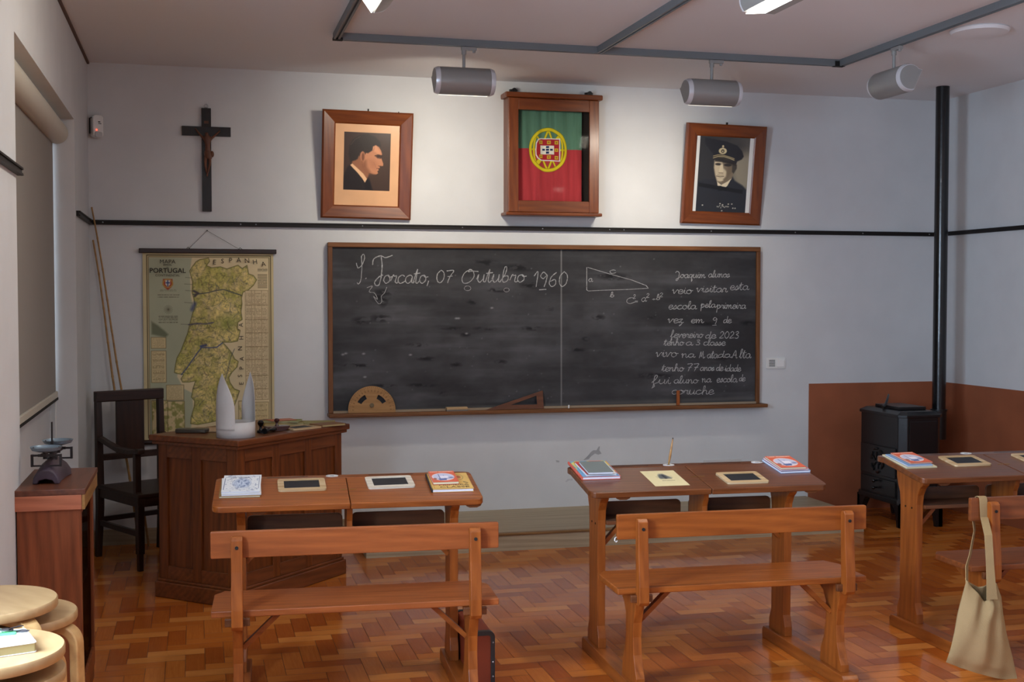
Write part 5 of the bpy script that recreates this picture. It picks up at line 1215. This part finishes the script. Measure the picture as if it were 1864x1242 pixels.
def td_item(name, x, y, ang, label, cat, z=TZ, group=None):
    p = q(x, y); return empty(name, (p.x, p.y, z), ang, label, cat, group)
tn = td_item('metal_tin', 350, 787.5, -.28, 'flat grey metal case lying on the teacher desk left of the paper headband', 'tin')
MB().prism(rrect(-.085, .085, -.035, .035, .012), 'z', 0, .022).build('case_body', plain('tin_grey', (96, 92, 84), .35, metal=.7), tn, bevel=.004, smooth=True)
MB().prism(rrect(-.0855, .0855, -.0355, .0355, .012), 'z', .010, .0125).build('lid_seam', dark_in, tn)
def tilted(t, rx=0): t.rotation_euler.x = rx; return t
A47 = math.radians(47.2)
b = book('open_papers', .30, .21, .004, plain('aged_paper', (190, 160, 124), .8), cream_page, None, 'aged paper folder lying behind the paper headband on the teacher desk', 'papers', hard=False); b.location = (.10, 6.86, TZ); b.rotation_euler.z = -.42
pile = [(.22, .16, .018, old_page, plain('olive_cover', (150, 130, 62), .6), .475, 7.06, .1, 'thick olive covered book at the back of the teacher desk'),
        (.20, .15, .006, cream_page, plain('green_cover', (150, 152, 84), .6), .480, 7.065, -.25, 'thin green booklet on the olive book at the back of the teacher desk'),
        (.15, .11, .003, cream_page, plain('pink_cover', (206, 130, 100), .6), .470, 7.07, .3, 'small pink card on top of the book pile at the back of the teacher desk')]
z = TZ
for w, h, th, pg, cv, x, y_, rz_, lab in pile:
    b = book('old_book', w, h, th, cv, pg, None, lab, 'book', 'old books on the teacher desk', hard=th > .01); b.location = (x, y_, z); b.rotation_euler.z = rz_; z += th+.0006
b = book('old_book', .22, .16, .008, plain('khaki_cover', (158, 150, 92), .65), old_page, None, 'khaki booklet near the right end of the teacher desk', 'book', 'old books on the teacher desk', hard=False); b.location = (.668, 7.095, TZ); b.rotation_euler.z = -.15
b = book('old_book', .16, .12, .012, plain('brown_cover', (134, 92, 54), .5), old_page, None, 'small brown book at the right end of the teacher desk', 'book', 'old books on the teacher desk'); b.location = (.725, 6.955, TZ); b.rotation_euler.z = .5
s5 = make_slate(slate_w); s5.location = (.555, 6.845, TZ); s5.rotation_euler.z = .62; tag(s5, 'framed writing slate lying on the teacher desk', 'slate')
# stamps and stamp stand
stp = empty('stamp_rest', (.425, 6.735, TZ), .3, 'dark rocker blotter with a turned knob on the teacher desk', 'blotter')
dkr = plain('dark_red_lacquer', (62, 30, 28), .3, coat=.4)
MB().prism([(-.065, .022), (-.05, .008), (-.02, .001), (.02, .001), (.05, .008), (.065, .022), (.065, .028), (-.065, .028)], 'y', -.03, .03).build('base', dkr, stp, bevel=.002)
MB().lathe([(.0, .028), (.012, .028), (.007, .036), (.006, .044), (.013, .052), (.015, .060), (.009, .068), (0, .070)], n=20, cap=False).build('knob', dkr, stp, smooth=True)
for (x, y_, lab, h_) in ((.335, 6.665, 'black rubber stamp standing beside the paper headband', .062), (.352, 6.60, 'black rubber stamp lying in front of the blotter', .0)):
    t = empty('rubber_stamp', (x, y_, TZ), 0, lab, 'stamp')
    if h_:
        MB().cyl((0, 0, 0), (0, 0, .014), .02).build('stamp_foot', black_m, t, smooth=True)
        MB().lathe([(.012, .014), (.007, .022), (.007, .034), (.015, .046), (.017, .056), (.010, .066), (0, .069)], n=20).build('grip', black_gloss, t, smooth=True)
    else:
        MB().cyl((0, 0, .016), (.012, .016, .016), .016).build('stamp_foot', black_m, t, smooth=True)
        MB().tube([(.012, .016, .016), (.028, .036, .017), (.05, .062, .017), (.062, .078, .016)], [.008, .006, .013, .009], 14).build('grip', black_gloss, t, smooth=True)

# ------------------------------------------------------------------ teacher's chair
xd = Vector((math.cos(.50), math.sin(.50), 0))
chr_ = empty('armchair', (-.270, 7.718, 0), .50, 'dark wooden armchair with a flat back splat behind the teacher desk', 'chair')
HW, HD = .205, .265     # half width / depth to leg centres
def leg4(pts, name, taper=.9):
    m = MB(); rings = []
    for x, y, z, w in pts: rings.append([(x-w/2, y-w/2, z), (x+w/2, y-w/2, z), (x+w/2, y+w/2, z), (x-w/2, y+w/2, z)])
    return m.loft(rings).build(name, chair_z, chr_, bevel=.002)
for s in (-1, 1):
    leg4([(s*HW, HD+.03, 0, .034), (s*HW, HD, .30, .04), (s*HW, HD, .46, .042), (s*HW, HD+.005, .75, .038), (s*HW, HD+.015, 1.02, .034)], 'rear_leg')
    leg4([(s*HW, -HD, 0, .028), (s*HW, -HD, .10, .030), (s*HW, -HD, .101, .040), (s*HW, -HD, .44, .042), (s*HW, -HD+.03, .46, .036), (s*HW, -HD+.03, .685, .036)], 'front_leg')
    MB().box(s*HW-.012, s*HW+.012, -HD+.02, HD-.02, .20, .232).build('side_stretcher', chair_x, chr_, bevel=.002)
    MB().box(s*HW-.012, s*HW+.012, -HD+.02, HD-.02, .375, .43).build('seat_rail', chair_x, chr_)
    m = MB(); rings = []
    for y, z, w in ((HD-.02, .735, .034), (HD-.12, .715, .036), (0, .690, .042), (-HD+.10, .690, .048), (-HD+.0, .703, .050), (-HD-.03, .702, .046)):
        rings.append([(s*HW-w/2, y, z-.014), (s*HW+w/2, y, z-.014), (s*HW+w/2, y, z+.014), (s*HW-w/2, y, z+.014)])
    m.loft(rings).build('armrest', chair_x, chr_, bevel=.004)
for y_ in (-HD, HD): MB().box(-HW+.02, HW-.02, y_-.012, y_+.012, .375, .43).build('seat_rail', chair_x, chr_)
MB().box(-HW-.022, HW+.022, -HD-.025, HD-.022, .43, .452).build('seat', chair_x, chr_, bevel=.005)
MB().box(-HW-.02, HW+.02, HD-.008, HD+.032, .955, 1.022).build('top_rail', chair_x, chr_, bevel=.006)
MB().box(-HW+.018, HW-.018, HD-.008, HD+.018, .595, .635).build('lower_back_rail', chair_x, chr_, bevel=.003)
MB().box(-.092, .092, HD, HD+.014, .635, .956).build('back_splat', chair_z, chr_, bevel=.002)
MB().box(-HW+.018, HW-.018, HD-.012, HD+.012, .22, .25).build('rear_stretcher', chair_x, chr_)
# bamboo canes in the corner
def cane(pa, pb, r, label, segs):
    d = pb-pa; pts = []; rs = []
    for k in range(segs+1):
        t = k/segs; w = Vector((.006*math.sin(t*9), .0, 0)); base_ = d*t+w
        for dt, rr_ in ((-.006, 1.0), (0, 1.22), (.006, 1.0)):
            if 0 <= t+dt <= 1: pts.append(base_+d*dt); rs.append(r*rr_*(1-.35*t))
    o = MB().tube(pts, rs, 8).build('bamboo_cane', bamboo, smooth=True, loc=pa); tag(o, label, 'cane', 'bamboo canes in the corner'); return o
b0 = onZ(222, 968, .05); 
cane(Vector((-.30, 7.98+.1, .01)), Vector((-.632, WY-.035, onY(166, 377, WY-.05).z)), .0075, 'longest bamboo cane leaning in the left corner, reaching above the dark rail', 11)
cane(Vector((-.36, 7.98+.12, .01)), Vector((-.625, WY-.045, onY(166, 437, WY-.05).z)), .0085, 'shorter bamboo cane leaning in the left corner, ending below the dark rail', 9)

# ------------------------------------------------------------------ glazed cabinet and the kitchen scale on it
CX0, CX1, CY0, CY1, CH_ = -.645, -.425, 4.80, 5.37, .885
cb = empty('display_cabinet', ((CX0+CX1)/2, (CY0+CY1)/2, 0), 0, 'wooden cabinet with a glazed side standing by the left wall, scale on top', 'cabinet')
hx, hy = (CX1-CX0)/2, (CY1-CY0)/2
MB().box(-hx-.008, hx+.022, -hy-.012, hy+.012, CH_-.022, CH_).build('top_board', cab_y, cb, bevel=.003)
MB().box(-hx-.006, hx+.008, -hy-.012, -hy-.001, CH_-.078, CH_-.022).build('top_edge_strip', cab_x, cb, bevel=.002)
MB().box(hx+.009, hx+.020, -hy-.012, hy+.01, CH_-.078, CH_-.022).build('top_edge_strip', wood('yellow_edge_wood', (176, 132, 78), (140, 98, 52), DP), cb, bevel=.002)
MB().box(-hx, hx-.002, -hy, -hy+.02, .05, CH_-.022).build('end_panel', cab_z, cb)
MB().box(-hx, hx-.002, hy-.02, hy, .05, CH_-.022).build('end_panel', cab_z, cb)
MB().box(-hx, -hx+.015, -hy+.02, hy-.02, .05, CH_-.022).build('back_panel', cab_z, cb)
MB().box(-hx+.015, hx-.02, -hy+.02, hy-.02, .05, .07).box(-hx+.015, hx-.02, -hy+.02, hy-.02, .45, .465).build('shelf', cab_y, cb)
MB().box(-hx, hx, -hy, hy, 0, .05).build('plinth', cab_y, cb, bevel=.004)
dr = MB().box(hx-.018, hx+.004, -hy+.001, -hy+.045, .06, CH_-.024).box(hx-.018, hx+.004, hy-.045, hy-.001, .06, CH_-.024).box(hx-.018, hx+.004, -hy+.045, hy-.045, .06, .14).box(hx-.018, hx+.004, -hy+.045, hy-.045, CH_-.10, CH_-.024).build('glazed_door', cab_z, cb, bevel=.002)
MB().box(hx-.009, hx-.006, -hy+.045, hy-.045, .14, CH_-.10).build('glass_pane', glassy('door_glass', (.55, .5, .45, 1)), dr)
sc = empty('kitchen_scale', (-.548, 5.07, CH_+.0006), -.08, 'old purple iron counter scale with two round pans on the cabinet', 'scale')
# arched cast base, long axis along y
rings = []
for y, w, zt, zb in ((-.135, .048, .052, 0), (-.125, .050, .060, 0), (-.06, .044, .082, .0), (.06, .044, .082, 0), (.125, .050, .060, 0), (.135, .048, .052, 0)):
    o = [(-w, y, 0), (-w*.92, y, zt*.45), (-w*.62, y, zt*.82), (-w*.25, y, zt), (w*.25, y, zt), (w*.62, y, zt*.82), (w*.92, y, zt*.45), (w, y, 0), (w*.66, y, 0), (w*.5, y, zt*.25), (0, y, zt*.36), (-w*.5, y, zt*.25), (-w*.66, y, 0)]
    rings.append(o)
MB().loft(rings).build('cast_base', iron_p, sc, bevel=.003, smooth=True)
MB().cyl((0, 0, .078), (0, 0, .115), .010).cyl((0, 0, .078), (0, 0, .086), .02).build('column', iron_d, sc, smooth=True)
m = MB()
for x in (-.018, .018): m.bar((x, -.115, .108), (x, .115, .108), .006, .012)
for y in (-.115, .115, 0): m.bar((-.03, y, .108), (.03, y, .108), .010, .010)
m.build('beam', iron_d, sc)
for y in (-.115, .115):
    for s in (-1, 1):
        m = MB(); m.bar((s*.052, y, .065), (s*.052, y, .112), .008, .014, (0, 1, 0)).bar((s*.052, y-.0, .068), (s*.012, y, .068), .005, .006).bar((s*.052, y, .108), (s*.012, y, .108), .005, .008); m.build('linkage', iron_d, sc)
for y in (-.115, .115):
    MB().tube([(-.048, y, .140), (-.040, y, .128), (0, y, .118), (.040, y, .128), (.048, y, .140)], .003, 6).cyl((0, y, .10), (0, y, .120), .006).build('pan_carrier', iron_d, sc)
    MB().lathe([(.0, .1235), (.03, .1245), (.050, .131), (.058, .142), (.0595, .142), (.052, .129), (.03, .1225), (.0, .1215)], (0, y, 0), n=36, cap=False).build('pan', zinc, sc, smooth=True)
MB().bar((0, .0, .11), (0, .0, .225), .005, .011, (0, 1, 0)).bar((0, 0, .11), (0, 0, .15), .009, .016, (0, 1, 0)).build('pointer', iron_d, sc)

# ------------------------------------------------------------------ bent-leg stools in two stacks
def make_stool(r=.190, h=.63):
    t = empty('round_stool', (0, 0, 0), 0, '', 'stool', 'stacked birch stools')
    MB().lathe([(0, h-.026), (r-.002, h-.026), (r, h-.022), (r, h-.004), (r-.003, h), (0, h)], n=64, cap=False).build('seat', birch, t, smooth=True)
    for k in range(3):
        a = k*2*PI/3; m = MB(); rings = []
        # centreline in (radial, z): under the seat outward, bend, then down
        cl = [(r*.42, h-.0395), (r*.80, h-.0395)]
        for q_ in range(1, 9):
            th = PI/2*q_/8; cl.append((r*.80+.048*math.sin(th), h-.0395-.048*(1-math.cos(th))))
        cl += [(r*.80+.048+.004, h*.5), (r*.80+.048+.008, 0)]
        for i, (rr_, z) in enumerate(cl):
            p, n_ = cl[max(i-1, 0)], cl[min(i+1, len(cl)-1)]; dx, dz = n_[0]-p[0], n_[1]-p[1]; l = math.hypot(dx, dz); nx_, nz_ = -dz/l, dx/l
            tw = .0125
            ring_ = []
            for sn, sw__ in ((-1, -1), (-1, 1), (1, 1), (1, -1)):
                R_ = rr_+nx_*tw*sn; Z_ = z+nz_*tw*sn; wv = sw__*.026
                ring_.append((R_*math.cos(a)-wv*math.sin(a), R_*math.sin(a)+wv*math.cos(a), Z_))
            rings.append(ring_)
        m.loft(rings).build('leg', birch_e, t, bevel=.004, smooth=True)
    return t
ORD = ['topmost', 'middle one', 'lowest']
proto = None
def stack(cx, cy, ztop, n, rot0, drot, shift, desc):
    global proto
    for k in range(n):
        z = ztop-.63-k*.060
        if k == n-1: z = 0.0
        s_ = make_stool() if proto is None else dup(proto)
        if proto is None: proto = s_
        s_.location = (cx+shift[0]*(0, 1, -.6)[k], cy+shift[1]*(0, 1, .3)[k], max(z, 0)); s_.rotation_euler = (0, 0, rot0+k*drot)
        s_['label'] = 'birch stool with bent legs, %s of the stack %s' % (ORD[k] if k < n-1 else ORD[-1], desc)
stack(-.575, 3.650, .75, 3, math.radians(-45), math.radians(28), (.045, .085), 'beside the cabinet')
stack(-.506, 3.144, .75, 3, math.radians(-82), math.radians(26), (.0, .01), 'carrying the white notebook')
nb = empty('white_notebook', (-.50, 3.16, .7506), .0, 'thick white covered notebook lying on the front stack of stools', 'notebook')
c1 = onZ(53, 1142, .775); c2 = onZ(67, 1169, .775); c3 = onZ(0, 1178.5, .775)
dv = (c1-c2); dh = (c3-c2); ang = math.atan2(-dh.y, -dh.x)
nw, nh = .20, .145
ex = Vector((math.cos(ang), math.sin(ang), 0)); ey = Vector((-math.sin(ang), math.cos(ang), 0))
ctr = c2-ex*nw/2+ey*nh/2; nb.location = (ctr.x, ctr.y, .7508); nb.rotation_euler.z = ang
MB().prism(rrect(-nw/2+.002, nw/2-.002, -nh/2+.002, nh/2-.002, .004), 'z', .002, .022).build('pages', old_page, nb)
MB().prism(rrect(-nw/2, nw/2, -nh/2, nh/2, .007), 'z', .022, .0242).prism(rrect(-nw/2, nw/2, -nh/2, nh/2, .007), 'z', 0, .002).build('cover', plain('bright_white_cover', (244, 246, 246), .45), nb)
kz = .7508+.0246
ky = empty('key_bunch', tuple(onZ(14, 1152, kz)), .1, 'bunch of keys with a green tag lying on the white notebook', 'keys')
def ringm(c, r, th, ax=(0, 0, 1), n=20):
    z = Vector(ax).normalized(); x = z.orthogonal().normalized(); y = z.cross(x)
    return [Vector(c)+x*r*math.cos(a)+y*r*math.sin(a) for a in np.linspace(0, 2*PI, n)]
m = MB(); m.tube(ringm((-.01, .0, .006), .014, 0, (.2, .1, 1)), .0013, 6); m.tube(ringm((-.022, .006, .008), .012, 0, (.3, .6, 1)), .0012, 6); m.build('key_ring', steel, ky, smooth=True)
for k, (ang_, l_) in enumerate(((-.12, .05), (-.28, .045), (2.9, .05), (.5, .04))):
    dx, dy = math.cos(ang_), math.sin(ang_); z_ = .002+k*.0024
    m = MB().bar((dx*.002, dy*.002, z_), (dx*l_, dy*l_, z_), .005, .002); m.bar((dx*l_*.6-dy*.004, dy*l_*.6+dx*.004, z_), (dx*l_*.95-dy*.004, dy*l_*.95+dx*.004, z_), .004, .0018)
    m.cyl((-dx*.004, -dy*.004, z_-.001), (-dx*.004, -dy*.004, z_+.001), .010, n=18); m.build('key', plain('dark_steel_key_%d' % k, (96, 92, 96), .3, metal=.9), ky)
MB().prism([(x*1.0-.004, y-.016) for x, y in rrect(-.022, .024, -.011, .009, .006)], 'z', 0, .0035).build('green_tag', plain('green_plastic', (96, 206, 120), .35), ky, bevel=.001)
# ------------------------------------------------------------------ iron stove and its pipe
sv = empty('iron_stove', (4.865, 7.715, 0), 0, 'black cast iron stove standing in the right corner before the red painted wall', 'stove')
SW, SD_, SH = .335, .50, .80
# chamfered body: front faces the left (-x), long side along y is towards the room
sx0, sx1, sy0, sy1 = STV = (-.165, .165, -.285, .285)
ch = .045
oct_ = lambda e=0, c=ch: [(sx0-e+c, sy0-e), (sx1+e-c, sy0-e), (sx1+e, sy0-e+c), (sx1+e, sy1+e-c), (sx1+e-c, sy1+e), (sx0-e+c, sy1+e), (sx0-e, sy1+e-c), (sx0-e, sy0-e+c)]
MB().prism(oct_(), 'z', .17, .775).build('body', black_m, sv, bevel=.004)
MB().prism(oct_(.012), 'z', .155, .195).build('base_moulding', black_m, sv, bevel=.005)
MB().loft([[(x, y, .765) for x, y in oct_(.010)], [(x, y, .785) for x, y in oct_(.010)], [(x, y, .805) for x, y in oct_(-.03, .03)]]).build('top_plate', black_m, sv, bevel=.003)
MB().box(-.09, .12, -.14, .18, .805, .828).build('cooking_lid', black_m, sv, bevel=.004)
MB().tube([(-.14, .0, .818), (-.10, .03, .828), (-.07, .06, .85), (-.03, .11, .875), (.0, .15, .892)], [.012, .011, .010, .008, .007], 8).build('lid_lifter', black_m, sv, smooth=True)
for x, y, dx, dy in ((sx0, sy0, 1, 1), (sx1, sy0, -1, 1), (sx1, sy1, -1, -1), (sx0, sy1, 1, -1)):
    MB().prism([(x, .17), (x+dx*.14, .17), (x+dx*.09, .13), (x+dx*.06, .07), (x+dx*.05, 0), (x+dx*.0, 0)], 'y', min(y, y+dy*.03), max(y, y+dy*.03)).prism([(y, .17), (y+dy*.14, .17), (y+dy*.09, .13), (y+dy*.06, .07), (y+dy*.05, 0), (y, 0)], 'x', min(x, x+dx*.03), max(x, x+dx*.03)).build('foot', black_m, sv)
# decorated front, facing left
fr_ = MB().box(sx0-.012, sx0, sy0+.06, sy1-.06, .335, .545); fr_.build('fire_door', black_m, sv, bevel=.004)
m = MB(); cyy, czz = (sy0+sy1)/2, .44
for a in np.linspace(0, 2*PI, 7)[:-1]:
    m.tube([(sx0-.016, cyy+.075*math.cos(a+t_), czz+.085*math.sin(a+t_)) for t_ in (0, .35, .7)], [.007, .012, .005], 6)
    m.tube([(sx0-.016, cyy+.02*math.cos(a), czz+.02*math.sin(a)), (sx0-.018, cyy+.05*math.cos(a+.4), czz+.06*math.sin(a+.4))], [.006, .009], 6)
m.build('door_ornament', black_m, sv, smooth=True)
MB().box(sx0-.010, sx0, sy0+.06, sy1-.06, .205, .315).build('ash_door', black_m, sv, bevel=.003)
for z_ in (.275, .325): MB().cyl((sx0-.012, cyy, z_-.03), (sx0-.035, cyy, z_-.03), .006).sphere((sx0-.04, cyy, z_-.03), .013).build('door_knob', black_gloss, sv, smooth=True)
for x_ in (sx0+.06,): pass
MB().prism([(sx0+.06, .225), (sx1-.06, .225), (sx1-.06, .74), (sx0+.06, .74)], 'y', sy0-.006, sy0).build('side_panel', black_m, sv, bevel=.004)
pipe = empty('stove_pipe', (5.14, 7.655, 0), 0, 'black stove pipe rising from behind the stove to the ceiling', 'stove pipe')
MB().cyl((0, 0, .60), (0, 0, 3.089), .047, n=32).build('pipe', black_gloss, pipe, smooth=True)
MB().cyl((0, 0, .585), (0, 0, .79), .0535, n=32).cyl((0, 0, .785), (0, 0, .80), .058, n=32).build('lower_sleeve', black_m, pipe, smooth=True)
MB().cyl((-.104, 0, .69), (-.03, 0, .69), .045, n=28).build('elbow', black_m, pipe, smooth=True)
# hooks with white cord under the benches' ends
for (k, lx, lab) in ((1, -.535, 'small white hook at the left end of the middle bench back'),):
    ux_, uy_, rz_, of_ = UNITS[k]; p = Vector((ux_+math.cos(rz_)*lx-math.sin(rz_)*-.42, uy_+math.sin(rz_)*lx+math.cos(rz_)*-.42, 0))
    o = MB().tube([(.0, .0, .652), (-.008, -.004, .650), (-.010, -.006, .64), (-.004, -.006, .634), (.002, -.004, .638)], .0022, 8).build('white_hook', white_p, smooth=True, loc=(p.x, p.y, 0)); tag(o, lab, 'hook')
